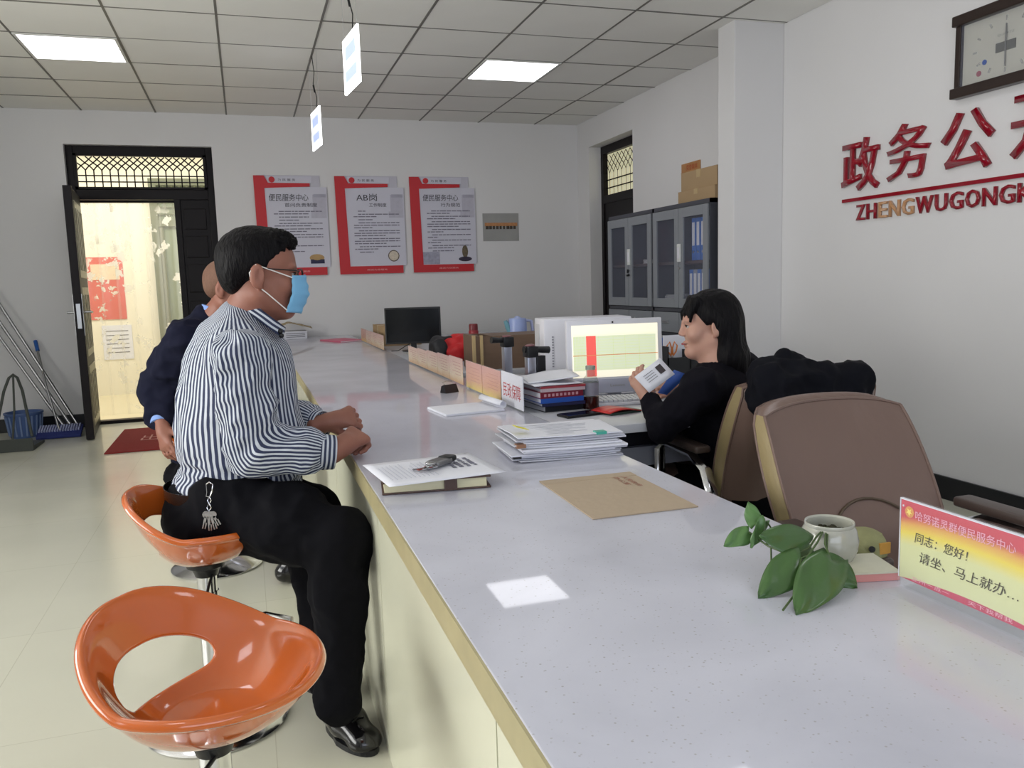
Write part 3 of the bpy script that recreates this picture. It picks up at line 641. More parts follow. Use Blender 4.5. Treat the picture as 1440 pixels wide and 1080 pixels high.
# ------------------------------------------------------------------ papers and notebooks on the counter
t = thing('paper_stack', 'thick untidy stack of white documents on the counter with a yellow tab', 'papers', (0.812, 2.11, TZ))
rr = random.Random(3); z = 0
for k in range(15):
    h = rr.uniform(0.003, 0.0055); sk = 0.012 if k in (4, 9) else 0.0
    a, b = rr.uniform(-0.012, 0.012), rr.uniform(-0.014, 0.014)
    rz = rr.uniform(-0.05, 0.05)-0.06
    bend = rr.uniform(0.0, 0.006); M = Matrix.Translation((a-sk, b, z)) @ Matrix.Rotation(rz, 4, 'Z')
    q = MB(); n = 10; L, Wd = 0.146, 0.2 if k > 3 else 0.18
    top = []; 
    def fn(u, v, z0=0.0, bend=bend, L=L, Wd=Wd): return Vector(((u-0.5)*2*L, (v-0.5)*Wd*1.05*2/2, z0+bend*max(0, 0.45-u)*1.6*(1+0.5*math.sin(v*5))))
    for z0 in (0.0, h-0.0006): q.grid(lambda u, v, z0=z0: fn(u, v, z0), n, 3)
    q.grid(lambda u, v: fn(u, 0, v*(h-0.0006)), n, 1); q.grid(lambda u, v: fn(u, 1, v*(h-0.0006)), n, 1); q.grid(lambda u, v: fn(0, u, v*(h-0.0006)), 3, 1); q.grid(lambda u, v: fn(1, u, v*(h-0.0006)), 3, 1)
    bmesh.ops.remove_doubles(q.b, verts=q.b.verts, dist=1e-5); bmesh.ops.transform(q.b, matrix=M, verts=q.b.verts)
    q.build('paper_bundle', M_paper if k % 3 else M_paper2, t, smooth=False); z += h+0.0004
BX('yellow_tab', M_yel, t, -0.172, -0.07, 0.045, -0.135, -0.035, 0.0465, M=Matrix.Rotation(0.3, 4, 'Y'))
BX('brown_clip', mat('brown_clip', (150, 110, 84), 0.4), t, -0.16, -0.10, 0.042, -0.135, -0.075, 0.052)
BX('green_clip', mat('teal_clip', (70, 168, 150), 0.4), t, 0.06, -0.115, z-0.006, 0.09, -0.09, z+0.002)
BX('black_clip', M_blackp, t, -0.168, -0.09, 0.012, -0.145, -0.08, 0.02)
q = MB()
for k in range(8): q.box(-0.11, -0.08+k*0.02, z+0.0002, -0.11+rr.uniform(0.12, 0.2), -0.077+k*0.02, z+0.0006, M=Matrix.Rotation(-0.06, 4, 'Z'))
tag(q.build('print_line', mat('faint_print', (186, 188, 200), 0.6), t, smooth=False), kind='stuff')

t = thing('kraft_envelope', 'brown kraft envelope lying flat on the counter', 'envelope', (0.755, 1.64, TZ), -0.02)
BX('envelope_body', mat('kraft_paper', (178, 160, 138), 0.75, var=0.03, vscale=20, bump=0.1, bscale=60), t, -0.118, -0.168, 0, 0.118, 0.168, 0.0022)
BX('envelope_flap', mat('kraft_paper', (0, 0, 0)), t, -0.118, 0.13, 0.0022, 0.118, 0.168, 0.003)
for k, s in enumerate(('人民政府', '办公室')): text_mesh('printed_line', s, mat('faded_red_ink', (150, 84, 66), 0.6), t, (0.075-k*0.02, 0.13, 0.0024), (0.0, -1, 0), (1, 0, 0), w=0.10-0.02*k, h=0.014)

t = thing('notebook', 'brown leather notebook with cream pages and a strap near the counter edge', 'notebook', (0.405, 1.915, TZ), -0.13)
M_bl = mat('brown_leather_cover', (74, 52, 44), 0.4, var=0.1)
BX('cover', M_bl, t, -0.125, -0.09, 0, 0.128, 0.09, 0.004, bev=0.0015); BX('cover', M_bl, t, -0.125, -0.09, 0.0255, 0.128, 0.09, 0.0295, bev=0.0015)
BX('pages', mat('cream_page_block', (216, 210, 176), 0.7, var=0.08, stretch=(1, 1, 40)), t, -0.12, -0.085, 0.004, 0.118, 0.085, 0.0255)
BX('strap', M_bl, t, 0.018, -0.0925, 0.001, 0.048, -0.0895, 0.0285)
t = thing('document_sheet', 'loose handwritten white sheet lying on the brown notebook', 'paper', (0.408, 1.925, TZ+0.0305), 0.10)
def fn(u, v): 
    x = (u-0.5)*0.285; y = (v-0.5)*0.255+0.006
    return Vector((x, y, 0.0008+0.003*max(0, (abs(x)-0.11))*10*0.2))
o = MB().grid(fn, 12, 8).build('sheet', M_paper, t, mods=[('SOLIDIFY', {'thickness': 0.0006})])
q = MB(); rr = random.Random(5)
for k in range(11): 
    q.box(-0.12+k*0.011, -0.07, 0.0022, -0.1185+k*0.011, -0.07+rr.uniform(0.10, 0.16), 0.0027)
tag(q.build('print_line', mat('faint_print', (0, 0, 0)), t, smooth=False), kind='stuff')
q = MB()
for k in range(4):
    for j in range(5): q.box(0.045+k*0.018+rr.uniform(0, .004), -0.02+j*0.02, 0.0024, 0.055+k*0.018, -0.008+j*0.02+rr.uniform(0, .004), 0.003, M=Matrix.Rotation(rr.uniform(-.02, .02), 4, 'Z'))
q.build('handwriting', mat('grey_handwriting', (120, 120, 136), 0.6), t, smooth=False)
# car keys
t = thing('car_keys', 'bunch of metal keys with a black and silver car fob on the sheet', 'keys', (0.405, 1.925, TZ+0.0338), 0.7)
MB().box(0.0, -0.02, 0.002, 0.062, 0.02, 0.016, bev=0.007, seg=3).build('key_fob', mat('grey_fob', (120, 120, 122), 0.3, metal=0.6, var=0.3, vscale=80), t)
MB().box(0.045, -0.018, 0.004, 0.082, 0.018, 0.019, bev=0.007, seg=3).build('fob_cap', M_blackp, t)
for k, a in enumerate((2.6, 3.1, 3.5, 4.1)):
    Mx = Matrix.Translation((-0.005, 0, 0.001+0.0035*k)) @ Matrix.Rotation(a, 4, 'Z')
    MB().cyl((0.006, 0, 0.0), (0.006, 0, 0.0025), 0.011, seg=14).box(0.014, -0.004, 0, 0.046, 0.004, 0.002).box(0.03, -0.006, 0, 0.044, 0, 0.002).build('key', M_steel if k != 1 else mat('reddish_key_head', (140, 70, 62), 0.35), t, smooth=False).matrix_local = Mx
q = MB().lathe([(0.0125+0.0012*math.cos(a), 0.0012*math.sin(a)) for a in [2*PI*i/8 for i in range(9)]], seg=20); q.build('ring', M_alu, t, loc=(-0.004, 0, 0.014))

t = thing('open_pad', 'open white writing pad with its pages rolled back on the counter', 'notebook', (0.765, 2.99, TZ), 0.1)
BX('page_block', M_paper, t, -0.115, -0.12, 0, 0.115, 0.1, 0.008, bev=0.001)
q = MB(); pts = []
def roll(u, v):
    a = u*1.55*PI; r = 0.017-0.004*u
    return Vector((0.112+r*math.sin(a)*0.9, (v-0.5)*0.22, 0.008+r-r*math.cos(a)))
MB().grid(roll, 14, 1).build('rolled_page', M_paper, t, mods=[('SOLIDIFY', {'thickness': 0.0015})])
BX('backing', M_paper2, t, -0.117, -0.122, -0.0, 0.117, 0.102, 0.0012)
# dark clip near the pad
t = thing('binder_clip', 'small black binder clip on the counter beside the writing pad', 'clip', (0.83, 3.50, TZ), 0.4)
MB().prism([(-0.022, 0), (0.022, 0), (0.012, 0.03), (-0.004, 0.036)], -0.035, 0.035, Matrix(((0, 0, 1, 0), (1, 0, 0, 0), (0, 1, 0, 0), (0, 0, 0, 1)))).build('clip_body', M_blackp, t, smooth=False)
MB().tube([(-0.02, 0.0, 0.034), (-0.028, 0.012, 0.045), (0.0, 0.018, 0.05), (0.028, 0.012, 0.045), (0.02, 0.0, 0.034)], 0.0018, seg=6).build('wire_lever', M_steel, t)

# ------------------------------------------------------------------ leaflet stands in a row
def leaf_mat(name, c0, c1, c2, z0, z1):
    m = bpy.data.materials.new(name); m.use_nodes = True; t = NT(m); b = t.n['Principled BSDF']
    tc = t.add('ShaderNodeTexCoord'); sp = t.add('ShaderNodeSeparateXYZ'); t.link(tc.outputs['Object'], sp.inputs[0])
    nz = t.add('ShaderNodeTexNoise', ins={'Scale': 14.0, 'Detail': 2.0}); t.link(tc.outputs['Object'], nz.inputs['Vector'])
    ma = t.add('ShaderNodeMath', operation='MULTIPLY_ADD'); t.link(nz.outputs['Fac'], ma.inputs[0]); ma.inputs[1].default_value = (z1-z0)*0.4; t.link(sp.outputs[2], ma.inputs[2])
    mr = t.add('ShaderNodeMapRange', ins={'From Min': z0+(z1-z0)*0.2, 'From Max': z1+(z1-z0)*0.2}); t.link(ma.outputs[0], mr.inputs[0])
    r = t.add('ShaderNodeValToRGB'); e = r.color_ramp.elements; e[0].color = rgb(c0); e[1].color = rgb(c2); x = e.new(0.35); x.color = rgb(c1); t.link(mr.outputs[0], r.inputs[0]); t.link(r.outputs[0], b.inputs['Base Color'])
    b.inputs['Roughness'].default_value = 0.35
    return m
M_leaflet = leaf_mat('pink_leaflet_print', (214, 168, 112), (226, 206, 178), (218, 176, 166), 0.01, 0.11)
M_leaflet2 = leaf_mat('orange_leaflet_print', (222, 196, 96), (214, 158, 124), (208, 152, 142), 0.01, 0.12)
def stand(y1, y0, x, h, card, label, grp, lines=True, text=None):
    w = y1-y0
    t = thing('sign_holder', label, 'sign', (x, (y0+y1)/2, TZ), 0, grp)
    MB().box(-0.0035, -w/2, 0, -0.0022, w/2, h).box(0.0022, -w/2, 0, 0.0035, w/2, h).box(-0.0035, -w/2, 0, 0.05, w/2, 0.0025).build('acrylic_holder', M_glass, t, smooth=False)
    BX('card', card, t, -0.0015, -w/2+0.002, 0.008, 0.0015, w/2-0.002, h-0.002)
    if text: text_mesh('card_text', text, M_red, t, (-0.0018, w*0.40, h*0.28), N_, U_, w=w*0.8, h=h*0.42)
    elif lines:
        q = MB(); rr = random.Random(int(y0*100))
        for k in range(5): q.box(-0.0019, -w*0.36, h*0.35+k*h*0.11, -0.0015, -w*0.36+w*rr.uniform(0.4, 0.72), h*0.35+k*h*0.11+0.0025)
        q.build('print_line', mat('rosy_print', (196, 140, 130), 0.5), t, smooth=False)
    return t
segs = [4.99, 4.70, 4.44, 4.18, 3.92, 3.66]
for k in range(5): stand(segs[k]-0.003, segs[k+1]+0.003, 0.935, 0.105+0.006*k, M_leaflet, 'pink leaflet in a clear stand, %s of the row of five in mid counter' % ['farthest', 'second farthest', 'middle', 'second nearest', 'nearest'][k], 'leaflet stands along the counter')
for k, (a, b) in enumerate(((3.60, 3.335), (3.33, 3.065))): stand(a, b, 0.935, 0.13, M_leaflet2, ['orange and yellow leaflet stand just nearer than the gap in the row', 'orange and yellow leaflet stand touching the white name sign'][k], 'leaflet stands along the counter')
stand(3.055, 2.79, 0.935, 0.135, M_paper, 'white sign with four red characters standing on the counter', 'leaflet stands along the counter', text='民政保障')
fs = [7.15, 6.85, 6.54, 6.24, 5.94]
for k in range(4): stand(fs[k]-0.003, fs[k+1]+0.003, 0.935, 0.115, M_leaflet if k else M_leaflet2, 'pink leaflet stand near the black monitor, %s of the far row of four' % ['farthest', 'second farthest', 'second nearest', 'nearest'][k], 'far leaflet stands')
# welcome sign at the front right
t = thing('welcome_sign', 'red and yellow welcome card in an acrylic stand at the front right of the counter', 'sign', (0.925, 0.84, TZ))
w0, hS = 0.268, 0.136
MB().box(-0.0035, -w0/2, 0, -0.0022, w0/2, hS+0.001).box(0.0022, -w0/2, 0, 0.0035, w0/2, hS+0.001).box(-0.0035, -w0/2, hS+0.001, 0.0035, w0/2, hS+0.0028).build('acrylic_holder', M_glass, t, smooth=False)
MB().box(-0.04, -w0/2+0.01, 0, 0.04, w0/2-0.01, 0.002).build('acrylic_base', M_glass, t, smooth=False)
def welcome():
    m = bpy.data.materials.new('red_yellow_card_print'); m.use_nodes = True; t = NT(m); b = t.n['Principled BSDF']
    tc = t.add('ShaderNodeTexCoord'); sp = t.add('ShaderNodeSeparateXYZ'); t.link(tc.outputs['Object'], sp.inputs[0])
    # vertical ramp with a curve along the card
    ab = t.add('ShaderNodeMath', operation='POWER'); mm = t.add('ShaderNodeMath', operation='MULTIPLY'); t.link(sp.outputs[1], mm.inputs[0]); mm.inputs[1].default_value = 1.0
    t.link(mm.outputs[0], ab.inputs[0]); ab.inputs[1].default_value = 2.0
    ma = t.add('ShaderNodeMath', operation='MULTIPLY_ADD'); t.link(ab.outputs[0], ma.inputs[0]); ma.inputs[1].default_value = 0.6; t.link(sp.outputs[2], ma.inputs[2])
    mr = t.add('ShaderNodeMapRange', ins={'From Min': 0.015, 'From Max': 0.136}); t.link(ma.outputs[0], mr.inputs[0])
    r = t.add('ShaderNodeValToRGB'); e = r.color_ramp.elements
    e[0].position = 0.0; e[0].color = rgb((196, 40, 84)); e[1].position = 1.0; e[1].color = rgb((206, 40, 66))
    for p, c in ((0.075, (196, 40, 84)), (0.08, (214, 218, 168)), (0.5, (218, 220, 160)), (0.66, (236, 214, 60)), (0.78, (226, 160, 60)), (0.86, (206, 44, 62))): x = e.new(p); x.color = rgb(c)
    t.link(mr.outputs[0], r.inputs[0]); t.link(r.outputs[0], b.inputs['Base Color']); b.inputs['Roughness'].default_value = 0.4
    return m
M_wel = welcome()
BX('card', M_wel, t, -0.0014, -w0/2+0.0015, 0.014, 0.0014, w0/2-0.0015, hS)
MB().box(-0.0024, -w0/2, hS-0.0005, 0.0024, w0/2, hS+0.0012).box(-0.0024, w0/2-0.0012, 0.014, 0.0024, w0/2, hS).build('white_edge', M_paper, t, smooth=False)
xs = -0.0018
M_bk = mat('brown_brush_ink', (62, 54, 30), 0.5)
M_pp = mat('pale_pink_print', (236, 176, 196), 0.5)
L0 = w0/2
text_mesh('heading_text', '哈努诺灵群便民服务中心', M_pp, t, (xs, L0-0.030, hS-0.026), N_, U_, w=0.168, h=0.0145)
MB().cyl((xs+0.0004, L0-0.018, hS-0.017), (xs-0.0002, L0-0.018, hS-0.017), 0.0085, seg=24).build('emblem_disc', mat('amber_emblem', (222, 150, 60), 0.4), t)
MB().prism([(0.006*math.cos(a)*(1 if k % 2 else .45), 0.006*math.sin(a)*(1 if k % 2 else .45)) for k, a in enumerate([PI/2+2*PI*i/10 for i in range(10)])], 0, 0.0004, Matrix(((0, 0, -1, xs-0.0003), (-1, 0, 0, L0-0.018), (0, 1, 0, hS-0.017), (0, 0, 0, 1)))).build('emblem_star', mat('pale_gold_print', (246, 222, 120), 0.4), t, smooth=False)
MB().cyl((xs+0.0004, L0-0.006, hS-0.010), (xs-0.0002, L0-0.006, hS-0.010), 0.0016, seg=10).build('white_dot', M_paper, t)
text_mesh('greeting_text', '同志：您好！', M_bk, t, (xs, L0-0.030, hS-0.060), N_, U_, w=0.095, h=0.016, bold=0.0, shear=0.15)
text_mesh('greeting_text', '请坐、马上就办…', M_bk, t, (xs, L0-0.040, hS-0.088), N_, U_, w=0.165, h=0.017, bold=0.0, shear=0.15)
text_mesh('footer_text', '立州一点一', M_pp, t, (xs, L0-0.026, 0.0165), N_, U_, w=0.07, h=0.0065)
text_mesh('footer_text', '天下我帮我', M_pp, t, (xs, L0-0.128, 0.0165), N_, U_, w=0.07, h=0.0065)

# ------------------------------------------------------------------ potted pothos
t = thing('potted_pothos', 'trailing green pothos in a round grey-white glazed pot on the counter', 'plant', (0.885, 1.085, TZ))
MB().lathe([(0, 0.0), (0.026, 0.0), (0.037, 0.012), (0.0445, 0.03), (0.046, 0.045), (0.042, 0.062), (0.0385, 0.068), (0.0395, 0.0725), (0.0385, 0.0745), (0.0355, 0.072), (0.0345, 0.066), (0.037, 0.055), (0, 0.054)], seg=40).build('pot', mat('grey_white_glazed_pot', (176, 176, 164), 0.12, var=0.14, vscale=22, coat=0.6), t)
q = MB(); rr = random.Random(8)
for k in range(26):
    a, r = rr.uniform(0, 6.28), rr.uniform(0, 0.028); q.sph((r*math.cos(a), r*math.sin(a), 0.057), rr.uniform(0.004, 0.008), seg=8)
tag(q.build('mossy_soil', mat('dark_moss', (52, 50, 34), 0.9, var=0.4, vscale=60), t), kind='stuff')
M_leaf = mat('pothos_leaf', (66, 98, 52), 0.28, var=0.16, vscale=14, bump=0.1, bscale=40, coat=0.15)
M_leafl = mat('young_pothos_leaf', (86, 122, 70), 0.32, var=0.1, vscale=14)
M_stem = mat('green_stem', (72, 92, 50), 0.5)
def leaf(base, tip, nrm, wd, fold=0.18, m=None, droop=0.1):
    base = Vector(base); tip = Vector(tip); ax = tip-base; L = ax.length; ax.normalize()
    n = Vector(nrm); n = (n-ax*ax.dot(n)).normalized(); s = ax.cross(n)
    q = MB(); NU, NV = 14, 8
    def fn(u, v):
        c = (v-0.5)*2
        prof = (math.sin(PI*min(1, (u*0.93+0.07))**0.72))**0.75 * (1-0.15*u) if u < 1 else 0
        back = -0.10*L*abs(c)*(1-u)**3*1.6
        p = base + ax*(u*L+back) + s*(c*wd/2*prof) + n*(-abs(c)*fold*wd*0.5*prof + (-droop*L*(u-0.4)**2) + 0.002*math.sin(9*u+4*c))
        return p
    q.grid(fn, NU, NV)
    return q.build('leaf', m or M_leaf, t, mods=[('SOLIDIFY', {'thickness': 0.0006})], ang=60)
O = Vector((0.885, 1.085, TZ))
def rel(u, v, d): return at(u, v, d)-O
cv = (rel(1200, 500, 1.0)-rel(1200, 500, 1.2)).normalized()   # roughly towards the aisle side
leaf(rel(1062, 738, 1.345), rel(1052, 706, 1.35), cv+Vector((-.3, 0, .2)), 0.030, m=M_leafl)
leaf(rel(1053, 748, 1.335), rel(1018, 767, 1.325), cv+Vector((0, 0, .5)), 0.034, m=M_leafl)
leaf(rel(1076, 734, 1.33), rel(1057, 771, 1.32), cv+Vector((.9, .2, .1)), 0.030, m=M_leafl)
leaf(rel(1139, 764, 1.30), rel(1070, 752, 1.27), cv+Vector((0, 0, .55)), 0.058)
leaf(rel(1127, 784, 1.26), rel(1067, 839, 1.218), cv+Vector((-.1, 0, .45)), 0.060)
leaf(rel(1170, 786, 1.25), rel(1121, 862, 1.156), cv+Vector((0.1, 0, .45)), 0.070)
leaf(rel(1160, 790, 1.275), rel(1206, 826, 1.245), cv+Vector((0.3, 0, .4)), 0.052)
q = MB()
for pts in ([rel(1160, 742, 1.33), rel(1148, 755, 1.30), rel(1138, 770, 1.285), rel(1118, 780, 1.28), rel(1100, 776, 1.29), rel(1080, 768, 1.31), rel(1066, 758, 1.33), rel(1053, 748, 1.335)],
            [rel(1080, 768, 1.31), rel(1072, 745, 1.335), rel(1062, 738, 1.345)], [rel(1078, 766, 1.312), rel(1084, 742, 1.335), rel(1078, 733, 1.335)],
            [rel(1160, 742, 1.33), rel(1150, 762, 1.28), rel(1136, 782, 1.262), rel(1127, 785, 1.26)], [rel(1162, 742, 1.33), rel(1160, 765, 1.275), rel(1168, 786, 1.255)], [rel(1164, 742, 1.33), rel(1163, 770, 1.27), rel(1160, 790, 1.275)],
            [rel(1127, 785, 1.26), rel(1122, 815, 1.225), rel(1116, 838, 1.20), rel(1101, 858, 1.163)], [rel(1084, 770, 1.305), rel(1085, 800, 1.30)]):
    q.tube(pts, 0.0016, seg=6)
q.build('stem', M_stem, t)

# things near the pot
t = thing('memo_pad', 'pink-edged memo pad with a pale cover beside the flower pot', 'notepad', (0.915, 1.035, TZ), -0.25)
BX('pad_block', mat('pink_page_edges', (214, 146, 142), 0.6, var=0.08, stretch=(1, 1, 60)), t, -0.04, -0.04, 0, 0.035, 0.045, 0.012)
BX('cover_sheet', mat('pale_cover_sheet', (206, 204, 184), 0.6, var=0.1, vscale=40), t, -0.041, -0.041, 0.012, 0.036, 0.046, 0.0145)
t = thing('cloth_cap', 'olive green cloth cap resting on the arm of the empty brown chair behind the pot', 'cap', (1.118, 1.275, 0.6526), 0.0)
q = MB(); q.lathe([(0, 0.046), (0.02, 0.045), (0.036, 0.040), (0.045, 0.028), (0.048, 0.012), (0.047, 0.0), (0.0, 0.0)], seg=28)
for v in q.b.verts: v.co *= 1 + 0.05*noise.noise(v.co*40); v.co.x *= 0.9; v.co.z = max(0, v.co.z)
q.build('crown', mat('olive_cloth', (140, 140, 98), 0.8, var=0.2, vscale=30, bump=0.4, bscale=40), t)
MB().cyl((-0.018, -0.046, 0.022), (-0.019, -0.049, 0.022), 0.006, seg=14).build('eyelet', M_blackp, t)
MB().box(0.0, -0.047, 0.008, 0.026, -0.043, 0.03, bev=0.001).build('orange_badge', mat('orange_patch', (190, 140, 60), 0.6, var=0.2, vscale=60), t, smooth=False)

# ------------------------------------------------------------------ computer and desk things
t = thing('computer_monitor', 'white all-in-one screen in front of the woman showing a table with a red column', 'monitor', (1.412, 3.02, CH+0.0006), -0.14)
hw, zb, zt = 0.2, 0.02, 0.315
tl = Matrix.Rotation(-0.06, 4, 'X')
MB().box(-hw, 0.0, zb, hw, 0.035, zt, bev=0.006, M=tl).build('casing', M_white, t)
BX('chin', mat('silver_chin', (176, 178, 196), 0.3, var=0.02), t, -hw+0.004, -0.012, zb-0.002, hw-0.004, 0.004, zb+0.055, bev=0.003, M=tl)
M_scr = emis('screen_cream', (240, 234, 212), 0.72)
BX('screen', M_scr, t, -hw+0.02, -0.003, zb+0.062, hw-0.02, 0.001, zt-0.022, M=tl)
BX('screen_table', emis('screen_green', (208, 216, 186), 0.66), t, -hw+0.024, -0.004, zb+0.09, hw-0.03, 0, zt-0.065, M=tl)
BX('screen_column', emis('screen_red', (232, 92, 84), 0.65), t, -hw+0.078, -0.0048, zb+0.066, -hw+0.118, 0, zt-0.065, M=tl)
q = MB().box(-hw+0.022, -0.0052, zb+0.150, hw-0.022, 0, zb+0.153, M=tl)
q.build('screen_rule', emis('screen_brown', (190, 130, 90), 0.7), t, smooth=False)
q = MB()
for k in range(8): q.box(-hw+0.026+0.006*k, -0.0046, zb+0.095, -hw+0.0265+0.006*k, 0, zt-0.068, M=tl)
for k in range(13): q.box(-hw+0.026, -0.0046, zb+0.096+k*0.0115, hw-0.032, 0, zb+0.0966+k*0.0115, M=tl)
for k in (0.13, 0.19, 0.24, 0.30): q.box(-hw+k, -0.0046, zb+0.095, -hw+k+0.0006, 0, zt-0.068, M=tl)
q.build('screen_lines', emis('screen_grey', (180, 190, 140), 0.6), t, smooth=False)
text_mesh('brand_text', 'Lenovo', mat('grey_print', (0, 0, 0)), t, (-0.03, -0.0135, zb+0.024), (1, 0, 0), U_, w=0.06, h=0.01)
MB().box(-0.012, -0.003, zt-0.016, -0.006, 0.001, zt-0.009, M=tl).build('camera_eye', M_blackp, t, smooth=False)
MB().box(-0.09, 0.02, 0, 0.09, 0.15, 0.008, bev=0.003).box(-0.03, 0.03, 0.006, 0.03, 0.06, 0.14, bev=0.003).build('stand', M_white, t, smooth=False)
t = thing('computer_case', 'large white computer case standing behind the lit screen', 'computer', (1.47, 3.50, CH+0.0006), -0.12)
BX('casing', M_white, t, -0.205, -0.09, 0, 0.205, 0.1, 0.305, bev=0.008)
q = MB()
for k in range(9): q.box(-0.10+0.006*k, -0.092, 0.20, -0.097+0.006*k, -0.088, 0.235)
for k in range(12): q.box(-0.17, -0.092, 0.09+0.012*k, -0.162, -0.088, 0.096+0.012*k)
q.build('vent', mat('grey_vent', (150, 150, 160), 0.5), t, smooth=False)
MB().box(-0.207, 0.0, 0.02, -0.203, 0.09, 0.28).build('side_panel', mat('white_side', (200, 200, 204), 0.4), t, smooth=False)
t = thing('keyboard', 'white keyboard on the desk below the lit screen', 'keyboard', (1.43, 2.84, CH+0.0006), -0.12)
MB().box(-0.19, -0.06, 0, 0.19, 0.065, 0.012, bev=0.004, M=Matrix.Rotation(0.05, 4, 'X') @ Matrix.Translation((0, 0, 0.003))).build('keyboard_body', M_white, t)
q = MB()
for r in range(5):
    for k in range(19): q.box(-0.183+k*0.0192, -0.05+r*0.021, 0.013, -0.168+k*0.0192, -0.034+r*0.021, 0.021, M=Matrix.Rotation(0.05, 4, 'X') @ Matrix.Translation((0, 0, 0.003)))
tag(q.build('key', mat('key_cap', (206, 208, 216), 0.4), t, smooth=False), kind='stuff')
# document cameras
for i, (x, y, h, ly, lb) in enumerate(((1.085, 3.45, 0.235, 0.0, 'black-headed silver document camera, farther from the lit screen'), (1.083, 3.13, 0.215, 0.0, 'black-headed silver document camera, nearest to the lit screen'))):
    t = thing('document_camera', lb, 'scanner', (x, y, CH+0.0006), 0.15, 'document cameras')
    BX('base', M_blackp, t, -0.05, -0.05, 0, 0.07, 0.07, 0.016, bev=0.005)
    MB().box(-0.02, -0.016, 0.016, 0.018, 0.016, h-0.04, bev=0.004).build('column', mat('brushed_aluminium', (178, 182, 196), 0.28, metal=0.85), t)
    if i: MB().box(0.02, -0.016, 0.016, 0.062, 0.018, h-0.04, bev=0.003).build('black_column', M_blackp, t)
    BX('head', M_blackp, t, -0.024, -0.024, h-0.045, 0.026, 0.024, h, bev=0.006)
    if i: MB().tube([(-0.03, 0, h-0.012), (0.03, 0, h-0.015), (0.085, 0, h-0.02)], [0.014, 0.013, 0.015], seg=12).build('camera_arm', M_blackp, t)
    else: MB().tube([(0.02, 0, h-0.012), (-0.03, 0, h-0.014), (-0.075, 0, h-0.01)], [0.011, 0.011, 0.015], seg=12).build('camera_arm', M_blackp, t)
    MB().sph((0.0, 0, h+0.002), 0.018, sc=(1.2, 1, 0.4)).build('top_knob', mat('dull_red_knob', (120, 80, 84), 0.4), t)
# book stack between the white sign and the bottle
specs = [('document_folder', 'black plastic folder at the bottom of the book stack', 'folder', (24, 26, 34), 0.022, (0.01, 0.02), 0.12),
         ('document_folder', 'navy folder second from the bottom of the book stack', 'folder', (30, 34, 70), 0.012, (0.004, 0.0), 0.04),
         ('document_folder', 'bright blue folder in the middle of the book stack', 'folder', (40, 84, 170), 0.018, (-0.004, 0.0), 0.06),
         ('hardback_book', 'dark red patterned book in the book stack', 'book', (122, 32, 52), 0.022, (-0.008, 0.0), 0.08),
         ('hardback_book', 'white and red booklet near the top of the book stack', 'book', (196, 176, 184), 0.012, (0.006, 0.0), 0.02),
         ('hardback_book', 'thin red spined booklet under the loose sheets', 'book', (160, 60, 70), 0.008, (0.012, 0.0), -0.02)]
z = CH+0.0006; bx, by = 1.072, 2.90
for i, (nm, lb, cat, c, h, (dx, dy), rz) in enumerate(specs):
    t = thing(nm, lb, cat, (bx+dx, by+dy, z), rz)
    m = mat('cover_%02d' % i if False else 'cover_of_%s_%d' % (nm, c[0]), c, 0.35)
    L, Wd = 0.086, 0.135
    BX('pages', M_paper2, t, -L+0.004, -Wd+0.003, 0.0016, L-0.003, Wd-0.003, h-0.0016)
    MB().box(-L, -Wd, 0, L, Wd, 0.0016).box(-L, -Wd, h-0.0016, L, Wd, h).box(-L, -Wd, 0.0016, L, -Wd+0.002, h-0.0016).build('cover', m, t, smooth=False)
    if i == 3:
        q = MB()
        for k in range(9): q.box(-0.072+0.016*k, -Wd-0.0008, 0.006, -0.063+0.016*k, -Wd+0.001, 0.016)
        q.build('spine_pattern', mat('pale_rose_print', (196, 150, 160), 0.5), t, smooth=False)
    z += h+0.0005
for i, (dx, dy, rz, tilt, lb) in enumerate(((-0.012, 0.0, 0.04, 0.0, 'crumpled white sheet on top of the book stack'), (0.012, 0.03, -0.2, 0.08, 'white sheet tilting up on the book stack towards the lit screen'))):
    t = thing('loose_sheet', lb, 'paper', (bx+dx, by+dy, z+0.001+0.004*i), rz)
    def fn(u, v, tilt=tilt, i=i): 
        return Vector(((u-0.5)*0.19, (v-0.5)*0.27, 0.004+0.003*math.sin(u*6+i)*math.sin(v*5)+tilt*u*0.25))
    MB().grid(fn, 10, 8).build('sheet', M_paper, t, mods=[('SOLIDIFY', {'thickness': 0.003})], ang=70)
# tea bottle
t = thing('tea_bottle', 'clear glass bottle of dark tea with a grey sleeve', 'bottle', (1.199, 2.79, CH+0.0006))
MB().lathe([(0, 0), (0.026, 0), (0.029, 0.004), (0.029, 0.105), (0.024, 0.118), (0.017, 0.124), (0.017, 0.145)], seg=32).build('glass_body', mat('bottle_glass', (150, 160, 150), 0.05, alpha=0.28, var=0.0), t)
MB().lathe([(0, -0.0), (0.0295, 0.0), (0.0295, 0.046), (0, 0.046)], seg=28).build('tea', mat('dark_tea', (52, 20, 18), 0.1, var=0.1), t)
MB().lathe([(0.0295, 0.05), (0.030, 0.05), (0.030, 0.098), (0.0295, 0.098)], seg=32).build('sleeve', mat('grey_mesh_sleeve', (136, 136, 150), 0.5, var=0.15, vscale=80), t)
MB().lathe([(0, 0.145), (0.0185, 0.145), (0.0185, 0.158), (0.016, 0.16), (0, 0.16)], seg=24).build('cap', mat('clear_grey_cap', (176, 184, 176), 0.2, trans=0.5), t)
t = thing('mobile_phone', 'black mobile phone lying on the desk by the tea bottle', 'phone', (1.10, 2.66, CH+0.0006), 0.2)
BX('phone_body', M_blackp, t, -0.075, -0.037, 0, 0.075, 0.037, 0.009, bev=0.003)
